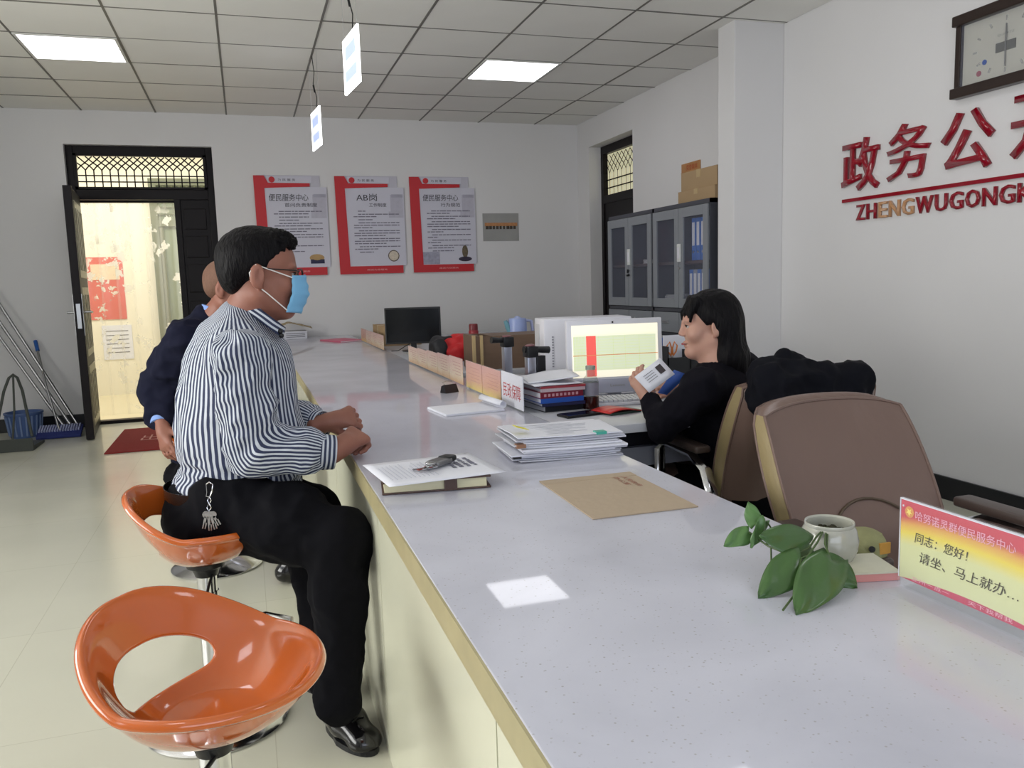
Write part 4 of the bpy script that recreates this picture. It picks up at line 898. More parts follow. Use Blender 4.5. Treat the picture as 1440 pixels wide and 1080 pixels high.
BX('phone_glass', mat('dark_phone_glass', (14, 16, 30), 0.05), t, -0.070, -0.033, 0.009, 0.070, 0.033, 0.0095)
t = thing('red_booklet', 'red covered booklet with dark green pages in front of the keyboard', 'book', (1.24, 2.66, CH+0.0006), 0.25)
BX('green_booklet_pages', mat('dark_green_pages', (54, 76, 66), 0.5), t, -0.06, -0.05, 0, 0.075, 0.045, 0.008)
def fn(u, v): return Vector((-0.075+0.15*u, -0.055+0.105*v, 0.011+0.008*math.sin(u*PI*1.2)))
MB().grid(fn, 10, 2).build('red_cover', mat('bright_red_cover', (200, 48, 44), 0.3), t, mods=[('SOLIDIFY', {'thickness': 0.003})])
# desk organiser behind the screen on the right
o = at(955, 540, 3.6)
t = thing('desk_organiser', 'black desk organiser with papers and orange scissors right of the screen', 'organiser', (1.88, 3.3, CH+0.0006))
MB().box(-0.12, -0.07, 0, 0.12, 0.07, 0.006).box(-0.12, -0.07, 0, -0.115, 0.07, 0.17).box(0.115, -0.07, 0, 0.12, 0.07, 0.17).box(-0.12, 0.065, 0, 0.12, 0.07, 0.2).box(-0.12, -0.07, 0, 0.12, -0.065, 0.12).box(-0.01, -0.07, 0, -0.005, 0.07, 0.15).build('rack', M_blackp, t, smooth=False)
for k in range(3): MB().box(-0.105, 0.0+0.018*k, 0.008, 0.105, 0.004+0.018*k, 0.215-0.01*k).build('filed_paper', M_paper if k != 1 else M_blue, t, smooth=False)
t = thing('scissors', 'orange handled scissors standing in the black organiser', 'scissors', (1.80, 3.265, CH+0.01))
MB().box(-0.005, -0.0015, 0.0, 0.005, 0.0015, 0.12).build('blade', M_steel, t, smooth=False)
q = MB()
for s in (-1, 1): q.tube([(s*0.004, 0, 0.115), (s*0.02, 0, 0.135), (s*0.026, 0, 0.16), (s*0.012, 0, 0.178), (s*0.002, 0, 0.15), (s*0.004, 0, 0.12)], 0.0035, seg=8)
q.build('handle', mat('orange_handle', (214, 128, 60), 0.4), t)
# far desk: black monitor, jacket, box, kettle, thermos
t = thing('computer_monitor', 'black widescreen monitor switched off, seen beyond the leaflet stands', 'monitor', (1.135, 5.84, CH+0.0006), -0.28)
MB().box(-0.2, -0.012, 0.052, 0.2, 0.02, 0.312, bev=0.004).build('casing', M_blackp, t, smooth=False)
BX('screen', mat('dark_screen', (12, 15, 19), 0.12), t, -0.19, -0.0135, 0.066, 0.19, -0.011, 0.300)
MB().lathe([(0, 0), (0.085, 0), (0.085, 0.006), (0.03, 0.012), (0, 0.012)], seg=32).box(-0.02, 0.0, 0.01, 0.02, 0.018, 0.075).build('stand', M_blackp, t, smooth=False)
MB().tube([(-0.03, 0.02, 0.05), (-0.07, 0.0, 0.03), (-0.11, -0.02, 0.006), (-0.16, 0.0, 0.003), (-0.17, 0.06, 0.003)], 0.003, seg=6).build('cable', M_blackp, t)
t = thing('keyboard_rest', 'grey cloth mouse mat by the foot of the black monitor', 'mat', (1.12, 5.60, CH+0.0006))
MB().box(-0.09, -0.08, 0, 0.09, 0.08, 0.004, bev=0.0015).build('mat_sheet', mat('grey_mat', (150, 150, 146), 0.7), t, smooth=False)
carton(1.15, 6.62, CH+0.0006, 0.30, 0.42, 0.155, 0.05, 'brown cardboard box behind the far leaflet stands')
t = thing('brown_storage_box', 'wide brown storage box with one open end behind the document cameras', 'box', (1.63, 4.42, CH+0.0006), 0.0)
MB().box(-0.42, -0.12, 0, 0.6, -0.112, 0.183).box(-0.42, 0.14, 0, 0.6, 0.148, 0.183).box(0.592, -0.112, 0, 0.6, 0.14, 0.183).box(-0.42, -0.112, 0, 0.592, 0.14, 0.006).box(-0.36, -0.112, 0.176, 0.592, 0.14, 0.183).build('box_body', M_brown, t, smooth=False)
MB().box(-0.47, -0.122, 0.0, -0.455, -0.10, 0.19, M=None).box(-0.43, -0.128, 0.0, -0.415, -0.11, 0.19).build('open_flap_edge', mat('raw_board_edge', (188, 164, 122), 0.7), t, smooth=False)
BX('flap', M_brown, t, -0.456, -0.118, 0, -0.428, 0.14, 0.186)
t = thing('electric_kettle', 'pale blue electric kettle standing on the far desk', 'kettle', tuple(Vector((at(728, 468, 5.05).x, at(728, 468, 5.05).y, CH+0.0006))), 0.0)
MB().lathe([(0, 0), (0.062, 0), (0.064, 0.02), (0.064, 0.03), (0.060, 0.12), (0.056, 0.235), (0.052, 0.25), (0.02, 0.254), (0.012, 0.262), (0, 0.264)], seg=32).build('kettle_body', mat('pale_blue_plastic', (150, 166, 214), 0.3), t)
MB().tube([(0.052, 0, 0.235), (0.09, 0, 0.23), (0.10, 0, 0.16), (0.096, 0, 0.09), (0.06, 0, 0.06)], 0.010, seg=10).build('handle', mat('pale_lilac_plastic', (170, 178, 216), 0.35), t)
MB().tube([(-0.04, 0, 0.16), (-0.062, 0, 0.20), (-0.078, 0, 0.238)], [0.022, 0.018, 0.012], seg=10).build('spout', mat('teal_plastic', (110, 158, 172), 0.35), t)
p = at(666, 470, 4.98)
t = thing('thermos_flask', 'dark red thermos flask standing on the far desk left of the kettle', 'flask', (p.x, p.y, CH+0.0006))
MB().lathe([(0, 0), (0.028, 0), (0.03, 0.005), (0.03, 0.185), (0.027, 0.19)], seg=24).build('flask_body', mat('dark_red_enamel', (140, 34, 44), 0.3), t)
MB().lathe([(0.027, 0.19), (0.027, 0.222), (0.024, 0.228), (0, 0.229)], seg=24).build('lid', mat('deep_red_lid', (110, 28, 36), 0.35), t)

# ------------------------------------------------------------------ far end of the counter
t = thing('pink_folder', 'pink folder lying on the counter near the back wall', 'folder', (0.79, 7.32, TZ), 0.35)
BX('cover', mat('pink_board', (212, 110, 136), 0.5), t, -0.12, -0.2, 0, 0.12, 0.2, 0.012, bev=0.002)
BX('pages', M_paper2, t, -0.115, -0.202, 0.003, 0.118, -0.199, 0.009)
t = thing('document_box', 'white paper box on the counter against the back wall', 'box', (0.42, 7.98, TZ))
BX('box_body', M_paper2, t, -0.11, -0.12, 0, 0.11, 0.12, 0.075, bev=0.002)
q = MB()
for k in range(3): q.box(-0.08, -0.1215, 0.02+0.016*k, 0.09, -0.119, 0.024+0.016*k)
q.build('print_line', M_ink, t, smooth=False)
t = thing('folded_cloth', 'crumpled beige cloth on the white paper box by the back wall', 'cloth', (0.43, 7.98, TZ+0.0755))
q = MB()
def fn(u, v): 
    x, y = (u-0.5)*0.3, (v-0.5)*0.2; return Vector((x, y, 0.004+max(0, 0.07-0.28*abs(x+0.05))+0.012*noise.noise(Vector((x*22, y*22, 1)))+0.008))
q.grid(fn, 14, 10).build('cloth_sheet', mat('beige_cloth', (164, 148, 116), 0.8, var=0.15, vscale=20), t, mods=[('SOLIDIFY', {'thickness': 0.006})])
for i, (u, v, d, w) in enumerate(((468, 497, 0, 0.06), (455, 505, 0, 0.09))):
    pass

# ------------------------------------------------------------------ hanging lit signs over the counter
M_lit = emis('lit_white_acrylic', (226, 232, 252), 0.8)
M_litb = emis('lit_blue_print', (176, 190, 240), 0.75)
M_lite = emis('bright_acrylic_edge', (255, 255, 255), 4.0)
def hang(x, y, z, label, rz):
    t = thing('hanging_sign', label, 'sign', (x, y, z), rz, 'lit signs hanging over the counter')
    BX('panel', M_lit, t, -0.004, -0.15, -0.125, 0.004, 0.15, 0.125)
    MB().box(-0.005, -0.152, -0.13, 0.005, 0.152, -0.12).box(-0.005, -0.155, -0.13, 0.005, -0.147, 0.127).box(-0.005, 0.147, -0.13, 0.005, 0.155, 0.127).box(-0.005, -0.152, 0.12, 0.005, 0.152, 0.127).build('lit_edge', M_lite, t, smooth=False)
    MB().box(-0.0055, -0.10, 0.02, 0.0055, 0.10, 0.08).build('print_block', M_litb, t, smooth=False); MB().box(-0.0055, -0.11, -0.08, 0.0055, 0.11, -0.03).build('print_block', M_litb, t, smooth=False)
    zc = ZC-z
    q = MB(); q.tube([(0, -0.05, 0.127), (0.006, -0.045, 0.2), (-0.008, -0.02, 0.3), (0.006, -0.0, 0.38), (0.0, 0.01, zc-0.03), (0.0, 0.02, zc-0.001)], 0.0028, seg=6); q.tube([(-0.002, -0.03, 0.24), (-0.008, -0.022, 0.29)], 0.006, seg=8); q.build('cable', M_blackp, t)
    MB().cyl((0, -0.14, 0.127), (0, -0.14, zc-0.001), 0.0009, seg=5).cyl((0, 0.14, 0.127), (0, 0.14, zc-0.001), 0.0009, seg=5).build('hanging_wire', M_steel, t)
    return t
hang(0.565, 4.15, 2.275, 'lit white hanging sign nearer to the camera', 0.10)
hang(0.555, 6.05, 2.295, 'lit white hanging sign farther from the camera, near the back wall', 0.10)

# ------------------------------------------------------------------ cleaning things by the door
def pole(p0, p1, r, label, nm='metal_pole'):
    m = MB().cyl(p0, p1, r, seg=12).cyl(Vector(p0)-(Vector(p1)-Vector(p0)).normalized()*-0.0, Vector(p0)+(Vector(p1)-Vector(p0)).normalized()*0.03, r*1.25, seg=12)
    return tag(m.build(nm, M_steel, None), label, 'pole', 'poles leaning on the back wall')
pole((-1.53, 7.86, 0.012), (-2.42, 8.17, 1.55), 0.012, 'thin metal pole leaning on the wall, leftmost of three')
pole((-1.475, 7.86, 0.012), (-2.36, 8.165, 1.62), 0.013, 'thin metal pole leaning on the wall, middle of three')
pole((-1.425, 7.87, 0.012), (-2.30, 8.16, 1.72), 0.013, 'thin metal pole leaning on the wall, nearest the black door')
t = thing('flat_mop', 'flat mop with blue head and chrome handle standing by the poles', 'mop', (-1.56, 7.70, 0))
MB().box(-0.17, -0.09, 0.0, 0.17, 0.09, 0.028, bev=0.008, M=Matrix.Translation((0, 0, 0.034)) @ Matrix.Rotation(0.36, 4, 'X')).build('mop_head', mat('navy_mop_cloth', (38, 48, 110), 0.8, var=0.2, bump=0.4), t)
q = MB()
for k in range(16): q.box(-0.16+0.02*k, -0.02, 0.027, -0.148+0.02*k, 0.085, 0.040, M=Matrix.Translation((0, 0, 0.034)) @ Matrix.Rotation(0.36, 4, 'X'))
q.build('pile_strip', mat('mottled_mop_pile', (150, 156, 190), 0.9, var=0.5, vscale=60), t, smooth=False)
MB().tube([(0.0, 0.0, 0.04), (-0.1, 0.15, 0.4), (-0.19, 0.38, 0.72)], 0.010, seg=10).build('handle', M_steel, t)
MB().tube([(-0.188, 0.375, 0.715), (-0.212, 0.437, 0.80)], 0.016, seg=10).build('grip', mat('blue_rubber', (36, 92, 170), 0.4), t)
t = thing('dustpan', 'black long-handled dustpan on the floor by the back wall', 'dustpan', (-1.80, 7.26, 0))
MB().prism([(-0.14, 0.0), (0.24, 0.0), (0.24, 0.02), (-0.1, 0.035), (-0.14, 0.10)], -0.16, 0.16, Matrix(((0, 0, 1, 0), (1, 0, 0, 0), (0, 1, 0, 0.002), (0, 0, 0, 1)))).build('pan', mat('dark_grey_plastic', (58, 62, 58), 0.5), t, smooth=False)
MB().tube([(-0.12, -0.05, 0.1), (-0.06, 0.1, 0.45), (-0.03, 0.16, 0.55), (0.0, 0.17, 0.575), (0.03, 0.16, 0.55), (0.07, 0.1, 0.45), (0.14, -0.05, 0.1)], 0.011, seg=8).tube([(0, 0.17, 0.575), (0, 0.1, 0.3), (0, -0.05, 0.05)], 0.008, seg=8).build('handle_frame', mat('dark_tube', (80, 84, 80), 0.35, metal=0.6), t)
t = thing('plastic_basket', 'small blue plastic basket on the floor behind the dustpan', 'basket', (-1.86, 7.88, 0))
q = MB(); q.lathe([(0, 0.0), (0.11, 0.0), (0.115, 0.01), (0.14, 0.2), (0.15, 0.2), (0.15, 0.215), (0.135, 0.215), (0.112, 0.012), (0, 0.01)], seg=24)
q.build('basket_body', mat('dusty_blue_plastic', (76, 100, 150), 0.5, var=0.1), t)
q = MB()
for k in range(20):
    a = 2*PI*k/20; q.box(-0.004, -0.006, 0, 0.004, 0.006, 0.17, M=Matrix.Translation((0.122*math.cos(a), 0.122*math.sin(a), 0.02)) @ Matrix.Rotation(a, 4, 'Z') @ Matrix.Rotation(0.12, 4, 'Y'))
q.build('rib', mat('pale_blue_plastic_rib', (120, 140, 180), 0.5), t, smooth=False)
t = thing('red_doormat', 'red doormat with pale characters on the floor inside the doorway', 'mat', (-0.56, 7.25, 0.0))
M_mat = mat('red_carpet_mat', (140, 42, 40), 0.9, var=0.15, vscale=60, bump=0.6, bscale=400)
BX('mat_pile', M_mat, t, -0.52, -0.56, 0.0008, 0.52, 0.56, 0.010, bev=0.004)
text_mesh('mat_text', '出入平安', mat('pale_pink_pile', (206, 150, 140), 0.9), t, (-0.32, -0.12, 0.0105), (1, 0, 0), (0, 1, 0), w=0.66, h=0.26)

# ------------------------------------------------------------------ bodies: smooth implicit surfaces
class Field:
    def __init__(s, lo, hi, h, fine=()):
        s.ax = []
        for a in range(3):
            xs = [lo[a]]
            while xs[-1] < hi[a]:
                st = h
                for (ax, l, u, hf) in fine:
                    if ax == a and l <= xs[-1] <= u: st = min(st, hf)
                xs.append(xs[-1]+st)
            s.ax.append(np.array(xs, dtype=np.float32))
        s.F = np.full([len(x) for x in s.ax], 0.5, dtype=np.float32)
    def sub(s, lo, hi):
        sl = []
        for a in range(3):
            i0 = max(0, int(np.searchsorted(s.ax[a], lo[a]))-1); i1 = min(len(s.ax[a]), int(np.searchsorted(s.ax[a], hi[a]))+1)
            if i1 <= i0: return None
            sl.append(slice(i0, i1))
        return tuple(sl), s.ax[0][sl[0]][:, None, None], s.ax[1][sl[1]][None, :, None], s.ax[2][sl[2]][None, None, :]
    def put(s, sl, d, k, op):
        f = s.F[sl]
        if op == 'add':
            h = np.clip(0.5+0.5*(f-d)/k, 0, 1); s.F[sl] = f*(1-h)+d*h - k*h*(1-h)
        elif op == 'sub':
            d = -d; h = np.clip(0.5-0.5*(f-d)/k, 0, 1); s.F[sl] = f*(1-h)+d*h + k*h*(1-h)
        elif op == 'and':
            h = np.clip(0.5-0.5*(f-d)/k, 0, 1); s.F[sl] = f*(1-h)+d*h + k*h*(1-h)
    def cone(s, a, b, ra, rb, k=0.02, op='add', flat=None):
        a = np.array(a, float); b = np.array(b, float); R = max(ra, rb)*(1.0 if flat is None else max(1, 1/flat[1]))+k+0.012
        g = s.sub(np.minimum(a, b)-R, np.maximum(a, b)+R)
        if g is None: return s
        sl, X, Y, Z = g
        u = b-a; px, py, pz = X-a[0], Y-a[1], Z-a[2]
        if flat is not None:      # (direction, factor): squeeze along a direction
            n = np.array(flat[0], float); n /= np.linalg.norm(n); q = flat[1]-1
            dn = (px*n[0]+py*n[1]+pz*n[2])*q; px = px+dn*n[0]; py = py+dn*n[1]; pz = pz+dn*n[2]
            u = u+n*(u@n)*q
        L2 = max(u@u, 1e-9)
        t = np.clip((px*u[0]+py*u[1]+pz*u[2])/L2, 0, 1)
        d = np.sqrt((px-t*u[0])**2+(py-t*u[1])**2+(pz-t*u[2])**2)-(ra+(rb-ra)*t)
        s.put(sl, d.astype(np.float32), k, op); return s
    def ell(s, c, r, R=None, k=0.02, op='add'):
        c = np.array(c, float); m = max(r)+k+0.012
        g = s.sub(c-m, c+m)
        if g is None: return s
        sl, X, Y, Z = g; px, py, pz = X-c[0], Y-c[1], Z-c[2]
        if R is not None: px, py, pz = px*R[0][0]+py*R[1][0]+pz*R[2][0], px*R[0][1]+py*R[1][1]+pz*R[2][1], px*R[0][2]+py*R[1][2]+pz*R[2][2]
        k0 = np.sqrt((px/r[0])**2+(py/r[1])**2+(pz/r[2])**2); k1 = np.sqrt((px/r[0]**2)**2+(py/r[1]**2)**2+(pz/r[2]**2)**2)+1e-9
        s.put(sl, (k0*(k0-1)/k1).astype(np.float32), k, op); return s
    def chain(s, pts, rs, k=0.02, **kw):
        for i in range(len(pts)-1): s.cone(pts[i], pts[i+1], rs[i], rs[i+1], k, **kw)
        return s
    def mesh(s, name, m, parent=None, smooth=0):
        F = s.F; S = F < 0
        nx, ny, nz = F.shape
        c = np.zeros((nx-1, ny-1, nz-1), np.uint8)
        for i in (0, 1):
            for j in (0, 1):
                for k in (0, 1): c += S[i:nx-1+i, j:ny-1+j, k:nz-1+k]
        act = (c > 0) & (c < 8); idx = np.full(c.shape, -1, np.int64); I = np.argwhere(act); idx[act] = np.arange(len(I))
        acc = np.zeros((len(I), 3)); cnt = np.zeros(len(I))
        Xs = s.ax
        def P(ii): return np.stack([Xs[0][ii[:, 0]], Xs[1][ii[:, 1]], Xs[2][ii[:, 2]]], 1)
        for d in range(3):
            e = [o for o in ((0, 0), (0, 1), (1, 0), (1, 1))]
            for (p, q) in e:
                off = [0, 0, 0]; oth = [x for x in range(3) if x != d]; off[oth[0]] = p; off[oth[1]] = q
                A = I+np.array(off); B = A.copy(); B[:, d] += 1
                fa = F[A[:, 0], A[:, 1], A[:, 2]]; fb = F[B[:, 0], B[:, 1], B[:, 2]]
                m_ = (fa < 0) != (fb < 0)
                t = np.where(m_, fa/np.where(fa-fb == 0, 1, fa-fb), 0)[:, None]
                acc += np.where(m_[:, None], P(A)*(1-t)+P(B)*t, 0); cnt += m_
        V = acc/np.maximum(cnt, 1)[:, None]
        faces = []
        for d in range(3):
            o1, o2 = [(1, 2), (2, 0), (0, 1)][d]
            sa = [slice(0, n) for n in F.shape]; sb = [slice(0, n) for n in F.shape]; sa[d] = slice(0, F.shape[d]-1); sb[d] = slice(1, F.shape[d])
            ch = S[tuple(sa)] != S[tuple(sb)]; E_ = np.argwhere(ch)
            ok = (E_[:, o1] > 0) & (E_[:, o2] > 0) & (E_[:, o1] < F.shape[o1]-1) & (E_[:, o2] < F.shape[o2]-1); E_ = E_[ok]
            ins = S[E_[:, 0], E_[:, 1], E_[:, 2]]
            def g(a, b):
                q = E_.copy(); q[:, o1] -= a; q[:, o2] -= b; return idx[q[:, 0], q[:, 1], q[:, 2]]
            Q = np.stack([g(1, 1), g(0, 1), g(0, 0), g(1, 0)], 1); Q[~ins] = Q[~ins][:, ::-1]; faces.append(Q)
        Q = np.concatenate(faces); Q = Q[(Q >= 0).all(1)]
        me = bpy.data.meshes.new(name); me.vertices.add(len(V)); me.vertices.foreach_set('co', V.astype(np.float32).ravel())
        me.loops.add(len(Q)*4); me.loops.foreach_set('vertex_index', Q.astype(np.int32).ravel())
        me.polygons.add(len(Q)); me.polygons.foreach_set('loop_start', np.arange(0, len(Q)*4, 4, dtype=np.int32)); me.polygons.foreach_set('loop_total', np.full(len(Q), 4, np.int32))
        me.update(calc_edges=True); me.validate(); me.shade_smooth(); me.materials.append(m)
        o = bpy.data.objects.new(name, me); COL.objects.link(o)
        if parent is not None: o.parent = parent; o.matrix_parent_inverse = parent.matrix_world.inverted() if False else Matrix.Translation(-parent.location)
        if smooth:
            x = o.modifiers.new('s', 'SMOOTH'); x.factor = 0.5; x.iterations = smooth
        return o
def co_of(me):
    a = np.zeros(len(me.vertices)*3, np.float32); me.vertices.foreach_get('co', a); return a.reshape(-1, 3)
def wrinkle(o, amp, sc, seed=0, stretch=(1, 1, 1), mask=None):
    me = o.data; co = co_of(me); n = np.zeros(len(co)*3, np.float32); me.vertices.foreach_get('normal', n); n = n.reshape(-1, 3)
    st = Vector(stretch); ofs = Vector((seed*3.1, seed*1.7, seed))
    v = np.array([noise.noise(Vector((c[0]*st.x, c[1]*st.y, c[2]*st.z))*sc+ofs) for c in co.astype(float)], np.float32)
    v = -np.abs(v)*1.6+0.35
    if mask is not None: v = v*mask(co)
    co += n*(v*amp)[:, None]; me.vertices.foreach_set('co', co.ravel()); me.update()
def frame_of(yaw, pitch=0, roll=0):    # columns = forward, left, up
    return (Matrix.Rotation(yaw, 3, 'Z') @ Matrix.Rotation(-pitch, 3, 'Y') @ Matrix.Rotation(roll, 3, 'X'))
def head(F, c, R, s=1.0, female=False, neck=None):
    c = Vector(c)
    def L(x, y, z): return c + R @ Vector((x*s, y*s, z*s))
    def E(p, r, k=0.012, op='add'): F.ell(L(*p), [q*s for q in r], R, k*s, op)
    def K(a, b, ra, rb, k=0.012, op='add'): F.cone(L(*a), L(*b), ra*s, rb*s, k*s, op)
    E((-0.014, 0, 0.036), (0.097, 0.075, 0.083)); E((0.03, 0, 0.03), (0.062, 0.066, 0.068), 0.02)
    E((0.028, 0, -0.035), (0.060, 0.058, 0.080), 0.025)
    K((-0.005, 0.05, -0.058), (0.062, 0.012, -0.100), 0.022, 0.019, 0.03); K((-0.005, -0.05, -0.058), (0.062, -0.012, -0.100), 0.022, 0.019, 0.03)
    E((0.068, 0, -0.100), (0.021, 0.024, 0.018), 0.018)
    E((0.080, 0.026, 0.020), (0.012, 0.028, 0.008), 0.014); E((0.080, -0.026, 0.020), (0.012, 0.028, 0.008), 0.014)
    for y in (0.031, -0.031):
        E((0.098, y, 0.002), (0.015, 0.020, 0.011), 0.012, 'sub')
        E((0.060, y*1.25, -0.030), (0.026, 0.026, 0.026), 0.02)
        E((0.0765, y, 0.0085), (0.0130, 0.0140, 0.0070), 0.004); E((0.0745, y, -0.0085), (0.0120, 0.0140, 0.0050), 0.004)
    K((0.090, 0, 0.012), (0.108 if not female else 0.103, 0, -0.026), 0.006, 0.0095, 0.012)
    for y in (0.011, -0.011): E((0.096, y, -0.031), (0.009, 0.008, 0.007), 0.006)
    E((0.087, 0, -0.061), (0.010, 0.023, 0.0055), 0.005); E((0.085, 0, -0.0735), (0.010, 0.019, 0.006), 0.005)
    E((0.096, 0, -0.0668), (0.008, 0.021, 0.0022), 0.003, 'sub')
    for y in (1, -1):
        E((-0.014, y*0.081, -0.008), (0.021, 0.010, 0.034), 0.006); E((-0.008, y*0.091, -0.004), (0.011, 0.006, 0.020), 0.003, 'sub'); E((-0.006, y*0.078, -0.036), (0.008, 0.006, 0.009), 0.006)
    if neck: F.cone(L(-0.018, 0, -0.06), neck, 0.056*s, 0.062*s, 0.03)
    return L
def hand(F, w, fwd, up, side, r=1.0, curl=(0.5, 0.8, 0.6), thumb=0.6, spread=0.12, k=0.006):
    """palm + four fingers + thumb grown into the body field. side=+1: thumb on the 'left' of fwd"""
    w = Vector(w); f = Vector(fwd).normalized(); u = (Vector(up)-f*Vector(up).dot(f)).normalized(); l = u.cross(f)*side
    for y in (0.026, 0.009, -0.009, -0.026): F.cone(w+f*0.012, w+f*0.082*r+l*y*r, 0.019*r, 0.0125*r, 0.014)
    F.cone(w-f*0.03, w+f*0.03, 0.025*r, 0.024*r, 0.02)
    ends = []
    for i, (y, Ln) in enumerate(((0.029, 0.072), (0.0095, 0.080), (-0.0105, 0.074), (-0.029, 0.059))):
        p = w+f*0.084*r+l*y*r; a = 0; yaw = spread*(1.5-i)/1.5; rr = (0.0092, 0.0095, 0.009, 0.008)[i]*r
        cl = [c*(1+0.08*i) for c in curl]
        for j, seg in enumerate((0.45, 0.30, 0.25)):
            a += cl[j]; d = (f*math.cos(yaw)+l*math.sin(yaw))*math.cos(a)-u*math.sin(a)
            q = p+d*Ln*seg*r; F.cone(p, q, rr*(1-0.06*j), rr*(0.94-0.07*j), 0.004); p = q
        ends.append(p)
    p0 = w+f*0.022*r+l*0.022*r-u*0.006; p1 = p0+(f*0.6+l*0.75*(1-thumb*0.5)-u*thumb*0.7).normalized()*0.040*r; p2 = p1+(f*0.95+l*0.15*(1-thumb)-u*thumb*0.5).normalized()*0.030*r; p3 = p2+(f*0.9-l*0.25*thumb-u*thumb*0.4).normalized()*0.024*r
    F.chain([p0, p1, p2, p3], [0.015*r, 0.0115*r, 0.0105*r, 0.0085*r], 0.008)
    return ends
def set_sv(o, fn):
    co = co_of(o.data); sv = fn(co).astype(np.float32); a = o.data.attributes.new('sv', 'FLOAT_VECTOR', 'POINT'); a.data.foreach_set('vector', sv.ravel())
def eyes(t, L, R, s, iris=(50, 32, 24)):
    for y in (0.031, -0.031):
        p = L(0.0775, y, 0.0015)-t.location
        e = MB().sph((0, 0, 0), 0.0113*s, seg=16).build('eye', mat('eye_white', (176, 166, 160), 0.3), t, loc=p)
        MB().sph((0, 0, 0), 0.0078*s, seg=12, sc=(1, 1, 0.8)).build('iris', mat('dark_iris', iris, 0.2), e, loc=R @ Vector((0.0056*s, 0, 0.0)))
        MB().tube([L(0.0895, y-0.012, 0.0035)-p-t.location, L(0.0905, y, 0.0065)-p-t.location, L(0.0825, y*1.32, 0.0035)-p-t.location], 0.0013, seg=6).build('eyelash', M_hair, e)
def brow(t, L, m, ys=(1, -1)):
    for y in ys:
        q = MB(); q.tube([L(0.0865, y*0.016, 0.021)-t.location, L(0.0855, y*0.030, 0.025)-t.location, L(0.074, y*0.048, 0.022)-t.location], [0.0022, 0.003, 0.0016], seg=8); q.build('eyebrow', m, t)
def glasses(t, L, m, s=1.0):
    q = MB(); c0 = t.location
    for y in (0.033, -0.033):
        pts = [L(0.112-0.02*abs((0.024*math.cos(a)+y)/0.06)**2, y+0.025*math.cos(a), 0.0+0.016*math.sin(a))-c0 for a in [2*PI*i/20 for i in range(21)]]
        q.tube(pts, 0.0014*s, seg=6)
        q.tube([L(0.098, (1 if y > 0 else -1)*0.058, 0.008)-c0, L(0.085, (1 if y > 0 else -1)*0.074, 0.010)-c0, L(0.03, (1 if y > 0 else -1)*0.079, 0.012)-c0, L(-0.012, (1 if y > 0 else -1)*0.081, 0.014)-c0, L(-0.024, (1 if y > 0 else -1)*0.080, -0.004)-c0], 0.0017*s, seg=6)
    q.tube([L(0.113, -0.009, 0.004)-c0, L(0.116, 0, 0.006)-c0, L(0.113, 0.009, 0.004)-c0], 0.0013, seg=6)
    return q.build('glasses', m, t)

